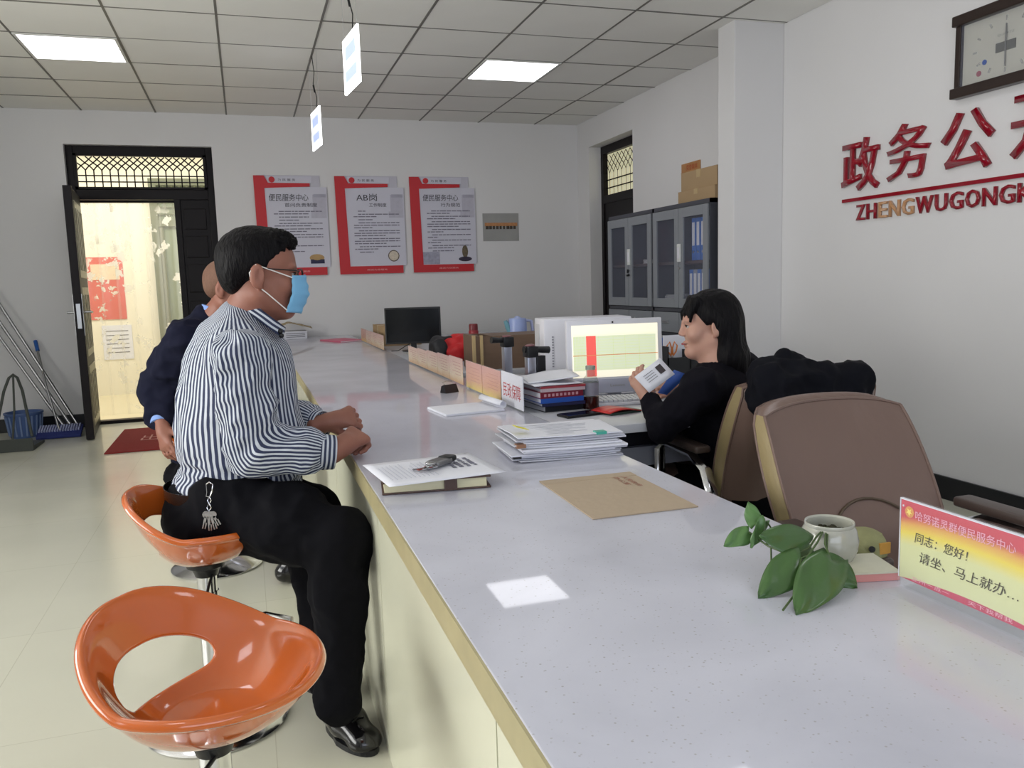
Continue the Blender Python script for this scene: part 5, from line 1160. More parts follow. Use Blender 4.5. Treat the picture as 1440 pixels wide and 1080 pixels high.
# ------------------------------------------------------------------ man in the striped shirt
def man_one():
    t = thing('person', 'man in striped shirt and blue face mask on an orange stool at the counter', 'person', (-0.12, 2.3, 0.6))
    hc = at(367, 385, 2.28); R = frame_of(math.radians(2), math.radians(-3)); s = 1.0
    nk = at(347, 452, 2.31)
    sR, sL = at(338, 505, 2.14), at(352, 490, 2.50)
    eR, wR = at(356, 632, 2.16), at(468, 636, 2.23)
    eL, wL = at(392, 585, 2.60), at(452, 597, 2.47)
    pel = at(318, 700, 2.33)
    kR, aR = at(478, 758, 2.14), at(474, 975, 2.10)
    kL, aL = at(440, 722, 2.42), at(452, 955, 2.33)
    hR, hL = at(322, 712, 2.23), at(335, 705, 2.42)
    F = Field((-0.45, 1.75, 0.0), (0.45, 2.9, 1.42), 0.008, [(2, 1.10, 1.40, 0.0036), (2, 0.72, 0.87, 0.0036), (0, 0.16, 0.36, 0.0036), (0, -0.08, 0.16, 0.0045), (1, 2.15, 2.55, 0.0045)])
    L = head(F, hc, R, s, neck=nk)
    chest = at(338, 545, 2.32)
    F.cone(nk, chest, 0.06, 0.10, 0.05); F.cone(chest, pel, 0.10, 0.10, 0.05)
    F.chain([sR, eR, wR], [0.045, 0.034, 0.026], 0.03); F.chain([sL, eL, wL], [0.045, 0.034, 0.026], 0.03); F.cone(sR, sL, 0.05, 0.05, 0.05)
    F.chain([hR, kR, aR], [0.07, 0.045, 0.035], 0.03); F.chain([hL, kL, aL], [0.07, 0.045, 0.035], 0.03)
    hand(F, at(474, 632, 2.24), at(508, 609, 2.31)-at(474, 632, 2.24), Vector((0.15, -0.5, 1)), 1, r=1.04, curl=(1.0, 1.1, 0.5), thumb=0.9, spread=0.05)
    hand(F, at(457, 595, 2.46), at(500, 584, 2.48)-at(457, 595, 2.46), Vector((0, -0.9, 0.6)), -1, r=0.95, curl=(0.9, 1.0, 0.5), thumb=0.9, spread=0.05)
    F.mesh('body', M_skin, t, smooth=2)
    eyes(t, L, R, s); brow(t, L, M_hair)
    # hair: thick on top, curly at the front
    H = Field(tuple(hc-Vector((.15, .12, .14))), tuple(hc+Vector((.16, .12, .17))), 0.0042)
    H.ell(L(-0.018, 0, 0.043), (0.104, 0.082, 0.088), R, 0.01); H.ell(L(0.035, 0, 0.088), (0.062, 0.060, 0.034), R, 0.02); H.ell(L(-0.07, 0, 0.0), (0.045, 0.062, 0.06), R, 0.02)
    sl = (slice(None),)*3; X, Y, Z = H.ax[0][:, None, None], H.ax[1][None, :, None], H.ax[2][None, None, :]
    px, py, pz = X-hc.x, Y-hc.y, Z-hc.z; lx = px*R[0][0]+py*R[1][0]+pz*R[2][0]; ly = px*R[0][1]+py*R[1][1]+pz*R[2][1]; lz = px*R[0][2]+py*R[1][2]+pz*R[2][2]
    hl = np.interp(lx, [-0.12, -0.055, -0.03, -0.012, 0.012, 0.016, 0.05, 0.075, 0.12], [-0.078, -0.068, -0.030, 0.012, 0.012, 0.03, 0.055, 0.070, 0.075])
    H.put(sl, ((hl-lz)*0.8).astype(np.float32), 0.006, 'and')
    o = H.mesh('hair', M_hair, t, smooth=1)
    co = co_of(o.data); rx = (co-np.array(hc)) @ np.array(R); msk = np.clip((rx[:, 0]-0.01)/0.05, 0.12, 1)*np.clip((rx[:, 2]-0.04)/0.03, 0.1, 1)
    wrinkle(o, 0.019, 46, 3, mask=lambda c: msk)
    # shirt
    T_ = Field((-0.42, 1.95, 0.60), (0.30, 2.72, 1.20), 0.0065)
    ax = Vector((1, 0, 0))
    def tor(u, v, d, rx, ry, rz, k=0.06): T_.ell(at(u, v, d), (rx, ry, rz), None, k)
    tor(342, 630, 2.32, 0.172, 0.175, 0.13); tor(336, 675, 2.32, 0.172, 0.17, 0.055, 0.04); tor(335, 585, 2.32, 0.160, 0.180, 0.13); tor(338, 535, 2.32, 0.145, 0.185, 0.12); tor(340, 500, 2.32, 0.118, 0.165, 0.09); 
    T_.cone(sR+Vector((0, 0.02, 0)), sL-Vector((0, 0.02, 0)), 0.066, 0.066, 0.05); T_.cone(at(346, 462, 2.31), at(342, 500, 2.32), 0.07, 0.095, 0.05); T_.cone(at(318, 486, 2.32), at(300, 560, 2.33), 0.07, 0.09, 0.06); T_.cone(at(345, 447, 2.31), at(332, 480, 2.32), 0.060, 0.085, 0.04); T_.cone(at(345, 452, 2.31), sR.lerp(sL, 0.12)+Vector((-.01, 0, .02)), 0.052, 0.06, 0.04); T_.cone(at(345, 452, 2.31), sR.lerp(sL, 0.88)+Vector((-.01, 0, .02)), 0.052, 0.06, 0.04)
    T_.cone(nk+Vector((0.02, 0, 0.005)), hc+R@Vector((-0.005, 0, -0.04)), 0.060, 0.062, 0.01, 'sub')
    shirt = T_.mesh('shirt', stripe_mat('navy_striped_cotton', freq=66.0), t, smooth=3)
    wrinkle(shirt, 0.014, 7.5, 1, (1, 1, 0.5)); wrinkle(shirt, 0.006, 16, 5, (1, 1, 0.6))
    wrinkle(shirt, 0.02, 13, 9, (1, 1, 2.5), mask=lambda c: np.clip((0.78-c[:, 2])/0.1, 0, 1))
    cx, cy = at(338, 580, 2.32).x, at(338, 580, 2.32).y
    set_sv(shirt, lambda c: np.stack([(c[:, 0]-cx-0.02*(1.0-c[:, 2]))/0.17, (c[:, 1]-cy)/0.19, c[:, 2]], 1))
    for nm, a, e, w, rs in (('right', sR, eR, wR, (0.078, 0.066, 0.052)), ('left', sL, eL, wL, (0.074, 0.060, 0.048))):
        lo = [min(a[i], e[i], w[i])-0.1 for i in range(3)]; hi = [max(a[i], e[i], w[i])+0.1 for i in range(3)]
        S = Field(lo, hi, 0.005)
        up = (e-a).normalized(); lo2 = (w-e).normalized()
        S.cone(a, a.lerp(e, 0.5), rs[0], rs[1]*1.06, 0.03); S.cone(a.lerp(e, 0.5), e, rs[1]*1.06, rs[1], 0.03); S.cone(e, e.lerp(w, 0.6), rs[1], rs[1]*0.94, 0.03); S.cone(e.lerp(w, 0.6), w-lo2*0.035, rs[1]*0.94, rs[2]*0.86, 0.02)
        sv = S.mesh('sleeve', stripe_mat('navy_striped_sleeve', freq=39.0) if nm == 'right' else stripe_mat('navy_striped_sleeve_far', freq=35.0), shirt, smooth=2)
        sv.matrix_parent_inverse = shirt.matrix_parent_inverse.inverted() @ Matrix.Translation(-t.location) if False else Matrix.Identity(4)
        wrinkle(sv, 0.015, 13, 2 if nm == 'right' else 4, (1, 1, 1.1)); wrinkle(sv, 0.006, 26, 6)
        n = up.cross(lo2).normalized()
        def svf(c, a=a, e=e, w=w, n=n, up=up, lo2=lo2):
            c = c.astype(float); A, E_, N_, U1, U2 = [np.array(q) for q in (a, e, n, up, lo2)]
            v1 = np.cross(N_, U1); v2 = np.cross(N_, U2); r = c-E_
            tt = 1/(1+np.exp(-((r@U2)+(r@U1))/0.03))
            V = v1[None]*(1-tt)[:, None]+v2[None]*tt[:, None]; V /= np.linalg.norm(V, axis=1)[:, None]
            t1 = np.clip(((c-A)@U1)/np.linalg.norm(E_-A), 0, 1)[:, None]; c1 = A+(E_-A)*t1; W_ = np.array(w)
            t2 = np.clip(((c-E_)@U2)/np.linalg.norm(W_-E_), 0, 1)[:, None]; c2 = E_+(W_-E_)*t2
            base = c1*(1-tt)[:, None]+c2*tt[:, None]; q = c-base
            return np.stack([q@N_, (q*V).sum(1), tt], 1)
        set_sv(sv, svf)
        # cuff
        q = MB(); d = lo2; seg = 28; p0 = w-d*0.052; p1 = w+d*0.006
        side = d.cross(Vector((0, 0, 1))).normalized(); u2 = side.cross(d)
        prof = [(p0, rs[2]*0.90), (p0+d*0.004, rs[2]*0.97), (p1-d*0.003, rs[2]*0.90), (p1, rs[2]*0.86), (p1-d*0.004, rs[2]*0.80), (p0, rs[2]*0.80)]
        V = [[q.b.verts.new(c + side*r*math.cos(2*PI*i/seg)*0.92 + u2*r*math.sin(2*PI*i/seg)) for i in range(seg)] for c, r in prof]
        for A_, B_ in zip(V, V[1:]):
            for i in range(seg): q.b.faces.new((A_[i], A_[(i+1) % seg], B_[(i+1) % seg], B_[i]))
        cuff = q.build('cuff', stripe_mat('striped_cuff', True, 6.2832/0.0115), shirt); cuff.matrix_parent_inverse = Matrix.Identity(4)
        set_sv(cuff, lambda c, d=d, p0=p0: np.stack([(c.astype(float)-np.array(p0))@np.array(d)]*3, 1))
    # collar
    q = MB(); seg = 40
    nape, thr = at(329, 428, 2.31), at(391, 470, 2.29); c0 = nape.lerp(thr, 0.5); ca = (thr-nape).normalized(); cb = Vector((0, 1, 0)); dr = cb.cross(ca); dr = dr if dr.z > 0 else -dr
    half = (thr-nape).length/2
    def col(u, v):
        a = -PI*0.95+u*PI*1.9+PI; g = 0.5-0.5*math.cos(a); rr_ = 0.005*v
        return c0 + ca*((half+0.006+rr_)*math.cos(a)) + cb*((0.069+rr_)*math.sin(a)) + dr*(0.002+0.036*(1-v)*(0.75+0.25*g)) 
    q.grid(col, seg, 4)
    def col2(u, v): p = col(u, 0); return p + (p-c0).normalized()*(0.003+0.010*v) - dr*(0.034*v)
    q.grid(col2, seg, 4)
    cm = q.build('collar', stripe_mat('striped_collar', True, 6.2832/0.0105), shirt, mods=[('SOLIDIFY', {'thickness': 0.003})]); cm.matrix_parent_inverse = Matrix.Identity(4)
    set_sv(cm, lambda c: np.stack([(c.astype(float)-np.array(c0))@np.array(dr)]*3, 1))
    # trousers, belt, shoes
    P_ = Field((-0.42, 1.8, 0.02), (0.34, 2.75, 0.76), 0.0075)
    P_.ell(at(318, 706, 2.33), (0.165, 0.185, 0.105), None, 0.05); P_.ell(at(300, 725, 2.33), (0.135, 0.19, 0.09), None, 0.05)
    P_.chain([hR+Vector((0, 0, .0)), hR.lerp(kR, 0.55), kR], [0.112, 0.098, 0.076], 0.05); P_.chain([hL, hL.lerp(kL, 0.55), kL], [0.108, 0.095, 0.074], 0.03)
    P_.chain([kR, kR.lerp(aR, 0.35), aR-Vector((0, 0, 0.02))], [0.074, 0.069, 0.058], 0.035); P_.chain([kL, kL.lerp(aL, 0.35), aL], [0.072, 0.066, 0.055], 0.03)
    tr = P_.mesh('trousers', M_trouser, t, smooth=3); wrinkle(tr, 0.018, 9, 8, (1, 1, 0.8)); wrinkle(tr, 0.006, 22, 3)
    q = MB(); bz = at(300, 684, 2.33).z; bc = at(322, 684, 2.33)
    q.lathe([(1.0, -0.018), (1.012, -0.018), (1.012, 0.018), (1.0, 0.018)], seg=40)
    for v in q.b.verts: v.co = Vector((bc.x+v.co.x*0.170, bc.y+v.co.y*0.178, bz+v.co.z))-t.location
    q.build('belt', mat('black_belt_leather', (26, 24, 22), 0.2, coat=0.5), t)
    for nm, heel, toe, z in (('shoe', Vector((0.145, 2.20, 0)), Vector((0.238, 2.00, 0)), 0), ('shoe', Vector((0.10, 2.44, 0)), Vector((0.20, 2.26, 0)), 0)):
        if z == 0 and heel.y > 2.3: toe = Vector((0.235, 2.33, 0))
        d = (toe-heel).normalized(); B = Field([min(heel[i], toe[i])-0.09 for i in range(2)]+[-0.02], [max(heel[i], toe[i])+0.09 for i in range(2)]+[0.16], 0.0045)
        B.cone(heel+d*0.035+Vector((0, 0, 0.045)), heel+d*0.10+Vector((0, 0, 0.05)), 0.038, 0.042, 0.03); B.cone(heel+d*0.10+Vector((0, 0, 0.042)), toe-d*0.045+Vector((0, 0, 0.034)), 0.042, 0.034, 0.04, flat=((0, 0, 1), 1.25)); B.cone(heel+d*0.045+Vector((0, 0, 0.06)), heel+d*0.055+Vector((0, 0, 0.10)), 0.036, 0.038, 0.02)
        B.ell(toe-d*0.04+Vector((0, 0, 0.022)), (0.042, 0.04, 0.024), None, 0.03)
        X, Y, Z = B.ax[0][:, None, None], B.ax[1][None, :, None], B.ax[2][None, None, :]
        B.put((slice(None),)*3, ((0.011-Z)+0*X+0*Y).astype(np.float32), 0.004, 'and')
        sh = B.mesh(nm, M_shoe, t, smooth=2)
        n2 = d.cross(Vector((0, 0, 1))); ol = []
        for i in range(28):
            a = 2*PI*i/28; ct, st = math.cos(a), math.sin(a); ctr = heel.lerp(toe, 0.5); Lh = (toe-heel).length/2+0.004
            wd = 0.046 if ct > 0 else 0.038; ol.append((ctr+d*Lh*ct*(abs(ct)**-0.1 if abs(ct) > .01 else 1)+n2*wd*st))
        q = MB(); q.prism([(p.x-t.location.x, p.y-t.location.y) for p in ol], 0.001-t.location.z, 0.016-t.location.z); q.build('sole', M_blackp, sh, smooth=False).matrix_parent_inverse = sh.matrix_parent_inverse.inverted()
        q = MB(); 
        for k in range(3):
            p = heel+d*(0.115+0.018*k)+Vector((0, 0, 0.083-0.006*k)); q.tube([p-n2*0.018, p+Vector((0, 0, 0.004)), p+n2*0.018], 0.0016, seg=6)
        ob = q.build('lace', M_blackp, sh); ob.matrix_parent_inverse = Matrix.Identity(4)
    glasses(t, L, M_blackp)
    # face mask with ear loops
    def mk(u, v):
        z = 0.002-0.112*v; xc = 0.118+0.013*math.sin(min(1, v*1.5)*PI*0.5)-0.030*max(0, v-0.5)*1.6+0.0016*math.sin(v*28)
        a = (u-0.5)*2*math.radians(66); xb = 0.022
        return L(xb+(xc-xb)*math.cos(a)**0.85+0.012*abs(math.sin(a))*(1-v), (0.074-0.010*v)*math.sin(a)*1.0, z-0.006*abs(math.sin(a))*(0.5-v)*2)-t.location
    mo = MB().grid(mk, 20, 22).build('face_mask', mat('sky_blue_mask_fabric', (124, 184, 224), 0.75, var=0.04), t, mods=[('SOLIDIFY', {'thickness': 0.0016})], ang=80)
    q = MB()
    for y in (1, -1):
        e0 = mk(1.0 if y > 0 else 0.0, 0.06); e1 = mk(1.0 if y > 0 else 0.0, 0.94)
        q.tube([e0, L(0.02, y*0.079, 0.010)-t.location, L(-0.018, y*0.084, 0.022)-t.location, L(-0.034, y*0.084, 0.0)-t.location, L(-0.030, y*0.083, -0.022)-t.location, L(0.01, y*0.076, -0.052)-t.location, e1], 0.0017, seg=6)
    q.build('ear_loop', mat('white_elastic', (232, 228, 224), 0.6), t)
    o = MB().sph(at(394, 466, 2.25)-t.location, 0.008, seg=10).sph(at(396, 472, 2.25)-t.location, 0.007, seg=10).build('collar_microphone', M_blackp, t)
    return t
man1 = man_one()
# keys on the belt
kp = at(294, 678, 2.115)
t = thing('belt_key_ring', 'chrome carabiner and keys hanging from the belt of the man in stripes', 'keys', tuple(kp))
def P2(u, v): return at(u, v, 2.105)-kp
MB().tube([P2(290, 681), P2(291, 692), P2(290, 698), P2(295, 699), P2(298, 692), P2(299, 681), P2(294, 678), P2(290, 681)], 0.0016, seg=6).build('carabiner', M_alu, t)
MB().tube([P2(294, 698), P2(292, 704), P2(294, 709), P2(297, 704), P2(294, 698)], 0.0014, seg=6).tube([P2(294, 708), P2(291, 714), P2(294, 719), P2(297, 714), P2(294, 708)], 0.0014, seg=6).build('link', M_alu, t)
for k, (a, L_) in enumerate(((0.25, 0.045), (0.0, 0.05), (-0.2, 0.048), (-0.4, 0.04))):
    Mx = Matrix.Translation(P2(294, 719)+Vector((0.004*k-0.006, -0.003*k, 0))) @ Matrix.Rotation(a, 4, 'Y')
    MB().cyl((0, -0.001, -0.008), (0, 0.001, -0.008), 0.009, seg=12).box(-0.003, -0.001, -L_, 0.003, 0.001, -0.012).box(0.0, -0.001, -L_, 0.006, 0.001, -L_+0.016).build('key', M_steel, t, smooth=False).matrix_local = Mx

# ------------------------------------------------------------------ man in the navy suit
def man_two():
    t = thing('person', 'balding man in a navy suit sitting behind the man in stripes', 'person', (-0.17, 3.7, 0.55))
    hc = at(324, 405, 3.45); R = frame_of(math.radians(-20), math.radians(-4)); s = 1.0
    nk = at(306, 450, 3.5); sR, sL = at(262, 482, 3.36), at(330, 470, 3.75)
    eR, wR = at(224, 545, 3.42), at(226, 592, 3.34); eL, wL = at(350, 560, 3.7), at(380, 590, 3.5)
    pel = at(290, 650, 3.5)
    F = Field((-0.62, 3.2, 0.36), (0.5, 4.1, 1.42), 0.008, [(2, 1.10, 1.36, 0.005), (0, -0.25, 0.05, 0.006)])
    L = head(F, hc, R, s, neck=nk)
    F.cone(nk, at(285, 520, 3.55), 0.06, 0.1, 0.05); F.cone(at(285, 520, 3.55), pel, 0.1, 0.1, 0.05)
    F.chain([sR, eR, wR], [0.045, 0.036, 0.027], 0.03); F.chain([sL, eL, wL], [0.045, 0.036, 0.027], 0.03)
    hand(F, at(229, 600, 3.32), at(236, 640, 3.28)-at(229, 600, 3.32), Vector((-0.7, -0.6, 0.1)), 1, curl=(0.3, 0.4, 0.3), thumb=0.5)
    hand(F, at(384, 592, 3.5), Vector((1, 0, -0.1)), Vector((0, 0, 1)), 1, curl=(0.5, 0.6, 0.4))
    F.mesh('body', M_skin, t, smooth=2)
    eyes(t, L, R, s); brow(t, L, M_greyhair)
    H = Field(tuple(hc-Vector((.14, .12, .14))), tuple(hc+Vector((.14, .12, .15))), 0.0055)
    H.ell(L(-0.016, 0, 0.037), (0.099*s, 0.077*s, 0.085*s), R, 0.01); H.ell(L(-0.06, 0, 0.0), (0.046, 0.060, 0.05), R, 0.02)
    X, Y, Z = H.ax[0][:, None, None], H.ax[1][None, :, None], H.ax[2][None, None, :]
    px, py, pz = X-hc.x, Y-hc.y, Z-hc.z; lx = px*R[0][0]+py*R[1][0]+pz*R[2][0]; lz = px*R[0][2]+py*R[1][2]+pz*R[2][2]
    hl = np.interp(lx, [-0.12, -0.05, -0.03, -0.012, 0.012, 0.018, 0.04, 0.07], [-0.06, -0.05, -0.02, 0.012, 0.012, 0.04, 0.07, 0.14])
    H.put((slice(None),)*3, ((hl-lz)*0.8).astype(np.float32), 0.006, 'and')
    H.mesh('hair', M_greyhair, t, smooth=1)
    J = Field((-0.66, 3.2, 0.42), (0.5, 4.15, 1.18), 0.0085)
    J.ell(at(300, 540, 3.58), (0.17, 0.21, 0.22), None, 0.06); J.ell(at(300, 620, 3.56), (0.18, 0.2, 0.18), None, 0.06); J.cone(sR, sL, 0.08, 0.08, 0.05); J.cone(at(290, 462, 3.52), at(292, 500, 3.55), 0.085, 0.12, 0.06); J.cone(at(300, 452, 3.50), at(262, 478, 3.40), 0.055, 0.07, 0.05); J.cone(at(300, 448, 3.50), at(330, 470, 3.70), 0.055, 0.07, 0.05)
    J.chain([sR, sR.lerp(eR, 0.5), eR], [0.085, 0.08, 0.075], 0.04); J.chain([eR, wR-(wR-eR)*0.12], [0.073, 0.058], 0.04); J.chain([sL, eL, wL], [0.08, 0.07, 0.05], 0.04)
    J.cone(nk+Vector((0.015, 0, 0.0)), nk+Vector((0.02, 0, 0.12)), 0.068, 0.070, 0.008, 'sub'); J.cone(at(330, 470, 3.42), at(318, 520, 3.40), 0.02, 0.004, 0.01, 'sub')
    j = J.mesh('suit_jacket', M_suit, t, smooth=3); wrinkle(j, 0.026, 8, 5, (1, 1, 1.6)); wrinkle(j, 0.008, 20, 2)
    q = MB(); 
    def col(u, v):
        a = u*2*PI; r = 0.066+0.003*math.sin(v*PI); return nk + Vector((r*math.cos(a)+0.008, r*math.sin(a), 0.0+v*0.048-0.022*math.cos(a))) - t.location
    q.grid(col, 32, 4); q.build('shirt_collar', mat('pale_blue_shirt_cotton', (134, 164, 226), 0.7), t, mods=[('SOLIDIFY', {'thickness': 0.004})])
    d = (wR-eR).normalized()
    MB().cyl(wR-d*0.05-t.location, wR+d*0.012-t.location, 0.046, 0.040, seg=24).build('shirt_cuff', mat('pale_blue_shirt_cotton', (0, 0, 0)), t)
    glasses(t, L, mat('brown_spectacle_frame', (110, 52, 40), 0.3), 1.7)
    P_ = Field((-0.5, 3.3, 0.03), (0.34, 4.15, 0.66), 0.011)
    hR, kR, aR = at(285, 665, 3.45), at(395, 670, 3.35), at(400, 770, 3.33); hL, kL, aL = at(300, 662, 3.65), at(400, 660, 3.6), at(410, 752, 3.6)
    kR.x = min(kR.x, 0.15); kL.x = min(kL.x, 0.15)
    P_.ell(at(290, 665, 3.55), (0.17, 0.19, 0.10), None, 0.05); P_.chain([hR, kR, Vector((0.13, kR.y-0.03, 0.1))], [0.10, 0.07, 0.055], 0.04); P_.chain([hL, kL, Vector((0.13, kL.y, 0.1))], [0.10, 0.07, 0.055], 0.04)
    tr = P_.mesh('trousers', M_trouser, t, smooth=2); wrinkle(tr, 0.015, 9, 3)
    for y in (kR.y-0.04, kL.y):
        B = Field((-0.02, y-0.07, -0.02), (0.28, y+0.07, 0.14), 0.007)
        B.cone((0.08, y, 0.045), (0.2, y, 0.035), 0.04, 0.036, 0.03); B.cone((0.1, y, 0.06), (0.11, y, 0.10), 0.038, 0.038, 0.02)
        X, Y, Z = B.ax[0][:, None, None], B.ax[1][None, :, None], B.ax[2][None, None, :]
        B.put((slice(None),)*3, ((0.003-Z)+0*X+0*Y).astype(np.float32), 0.003, 'and'); B.mesh('shoe', M_shoe, t, smooth=1)
    return t
man2 = man_two()

# ------------------------------------------------------------------ woman at the desk
def woman():
    t = thing('person', 'woman with long black hair in a black top sitting at the desk holding a paper', 'person', (1.62, 2.42, 0.5))
    hc = at(996, 456, 2.84); R = frame_of(math.radians(161), math.radians(-3)); s = 0.93
    nk = at(1012, 512, 2.84)
    sN, sFa = at(985, 548, 2.68), at(1060, 552, 2.98)     # near (her left) and far shoulder
    eN, wN = at(930, 602, 2.70), at(914, 560, 2.80)
    eF, wF = at(1000, 590, 3.05), at(962, 549, 2.98)
    pel = at(1062, 665, 2.78)
    F = Field((0.95, 1.95, 0.35), (2.2, 3.05, 1.25), 0.008, [(2, 0.86, 1.20, 0.0034), (0, 1.38, 1.66, 0.0036), (1, 2.36, 2.66, 0.0045), (0, 1.16, 1.38, 0.0042), (2, 0.74, 0.86, 0.0042)])
    L = head(F, hc, R, s, female=True, neck=nk)
    F.cone(nk, pel.lerp(nk, 0.6), 0.05, 0.08, 0.05); F.cone(pel.lerp(nk, 0.6), pel, 0.08, 0.1, 0.05)
    F.chain([sN, eN, wN], [0.035, 0.030, 0.022], 0.03); F.chain([sFa, eF, wF], [0.035, 0.030, 0.022], 0.03)
    w1 = at(912, 560, 2.80); hand(F, w1, at(898, 536, 2.82)-w1, Vector((-0.75, -0.6, 0.1)), -1, r=0.86, curl=(0.35, 0.5, 0.4), thumb=0.4, spread=0.08)
    w2 = at(958, 551, 2.97); hand(F, w2, at(930, 547, 2.93)-w2, Vector((-0.1, -0.8, 0.6)), -1, r=0.84, curl=(0.5, 0.6, 0.4), thumb=0.5, spread=0.1)
    F.mesh('body', M_skinw, t, smooth=1)
    eyes(t, L, R, s); brow(t, L, M_hair)
    q = MB().tube([L(0.0935, -0.018, -0.0665)-t.location, L(0.0995, 0, -0.0655)-t.location, L(0.0935, 0.018, -0.0665)-t.location], [0.0015, 0.0042, 0.0015], seg=8); q.build('lips', mat('rose_lips', (170, 84, 84), 0.35), t)
    # hair
    H = Field((1.32, 2.20, 0.72), (2.02, 3.0, 1.22), 0.0055)
    H.ell(L(-0.020, 0, 0.040), (0.104*s, 0.087*s, 0.090*s), R, 0.012); H.ell(L(-0.05, 0, -0.03), (0.068*s, 0.078*s, 0.095*s), R, 0.03)
    X, Y, Z = H.ax[0][:, None, None], H.ax[1][None, :, None], H.ax[2][None, None, :]
    px, py, pz = X-hc.x, Y-hc.y, Z-hc.z; lx = px*R[0][0]+py*R[1][0]+pz*R[2][0]; ly = px*R[0][1]+py*R[1][1]+pz*R[2][1]; lz = px*R[0][2]+py*R[1][2]+pz*R[2][2]
    hl = np.interp(lx, [-0.2, -0.062, -0.045, -0.018, 0.0, 0.018, 0.032, 0.05, 0.09], [-0.3, -0.3, -0.05, -0.03, 0.010, 0.002, 0.012, 0.026, 0.020])
    H.put((slice(None),)*3, ((hl-lz)*0.8).astype(np.float32), 0.006, 'and')
    # fringe and long fall over the back
    for k in range(7):
        y = (k-3)*0.017; H.cone(L(0.050, y*1.1, 0.092), L(0.088-abs(y)*0.25, y*1.25, 0.050), 0.017, 0.010, 0.010); H.cone(L(0.088-abs(y)*0.25, y*1.25, 0.050), L(0.094-abs(y)*0.30, y*1.28, 0.018+0.004*(k % 2)), 0.010, 0.0045, 0.006)
    for p in ((-0.05, 0.045), (-0.075, 0.0), (-0.05, -0.045)):
        a = L(p[0], p[1], 0.0); b = L(p[0]-0.01, p[1], -0.13); c = b+Vector((0.05, -0.02, -0.16)); H.chain([a, b, c], [0.045, 0.050, 0.035], 0.03)
    o = H.mesh('hair', M_hair, t, smooth=2); wrinkle(o, 0.008, 30, 3, (1, 1, 0.2))
    # black top
    B = Field((1.0, 1.98, 0.42), (2.15, 3.1, 1.0), 0.008)
    c1 = at(1012, 575, 2.84)
    B.cone(nk+Vector((0, 0, -0.03)), c1, 0.075, 0.125, 0.06); B.cone(c1, pel, 0.135, 0.15, 0.06); B.cone(sN, sFa, 0.062, 0.066, 0.05); B.cone(at(1040, 520, 2.88), at(1078, 560, 2.9), 0.07, 0.08, 0.05)
    B.chain([sN, sN.lerp(eN, 0.5), eN], [0.064, 0.052, 0.044], 0.035); B.chain([eN, wN], [0.043, 0.033], 0.03); B.chain([sFa, eF, wF+(eF-wF)*0.15], [0.07, 0.055, 0.036], 0.04)
    B.cone(nk, nk+Vector((-0.02, 0, 0.1)), 0.053, 0.05, 0.01, 'sub')
    b = B.mesh('knit_top', M_sweater, t, smooth=3); wrinkle(b, 0.012, 10, 2); wrinkle(b, 0.005, 22, 7)
    P_ = Field((1.3, 2.0, 0.0), (2.1, 3.5, 0.68), 0.013)
    P_.ell(pel-Vector((0, 0, 0.05)), (0.18, 0.17, 0.12), None, 0.05)
    for dx in (-0.1, 0.1): P_.chain([pel+Vector((dx, 0.05, -0.07)), pel+Vector((dx, 0.40, -0.10)), pel+Vector((dx, 0.38, -pel.z+0.1))], [0.09, 0.06, 0.045], 0.04)
    P_.mesh('trousers', M_trouser, t, smooth=2)
    for dx in (-0.1, 0.1):
        p = pel+Vector((dx, 0.38, -pel.z)); S = Field((p.x-0.07, p.y-0.08, -0.02), (p.x+0.07, p.y+0.2, 0.14), 0.009)
        S.cone(p+Vector((0, 0, 0.045)), p+Vector((0, 0.13, 0.035)), 0.038, 0.034, 0.03); S.cone(p+Vector((0, 0, 0.05)), p+Vector((0, 0, 0.1)), 0.036, 0.036, 0.02)
        Xx, Yy, Zz = S.ax[0][:, None, None], S.ax[1][None, :, None], S.ax[2][None, None, :]
        S.put((slice(None),)*3, ((0.003-Zz)+0*Xx+0*Yy).astype(np.float32), 0.003, 'and'); S.mesh('shoe', M_shoe, t, smooth=1)
    return t
wom = woman()
# the paper and blue folder she holds
c0 = at(925, 530, 2.80)
t = thing('held_form', 'white printed form with a small photo held by the woman', 'paper', tuple(c0))
pa, pb, pc, pd = [at(*q)-c0 for q in ((892, 530, 2.775), (928, 503, 2.81), (949, 526, 2.79), (913, 552, 2.755))]
q = MB(); q.grid(lambda u, v: (pa.lerp(pb, u)).lerp(pd.lerp(pc, u), v), 4, 4); q.build('sheet', M_paper, t, mods=[('SOLIDIFY', {'thickness': 0.0012})])
nrm = (pb-pa).cross(pd-pa).normalized(); nrm = nrm if nrm.y < 0 else -nrm
def onp(u, v): return (pa.lerp(pb, u)).lerp(pd.lerp(pc, u), v)+nrm*0.0022
q = MB(); q.grid(lambda a, b: onp(0.66+0.2*a, 0.22+0.42*b), 1, 1); q.build('portrait_print', mat('dark_portrait_print', (60, 52, 56), 0.5, var=0.5, vscale=90), t)
q = MB()
for k in range(4): q.grid(lambda a, b, k=k: onp(0.2+0.35*a, 0.25+0.12*k+0.02*b), 1, 1)
q.build('print_line', M_ink, t, smooth=False)
c0 = at(945, 540, 2.9)
t = thing('blue_folder', 'blue folder behind the form in the hand of the woman', 'folder', tuple(c0))
pa, pb, pc, pd = [at(*q)-c0 for q in ((925, 552, 2.87), (948, 520, 2.9), (968, 527, 2.9), (938, 555, 2.87))]
q = MB(); q.grid(lambda u, v: (pa.lerp(pb, u)).lerp(pd.lerp(pc, u), v), 2, 2); q.build('cover', M_blue, t, mods=[('SOLIDIFY', {'thickness': 0.004})])

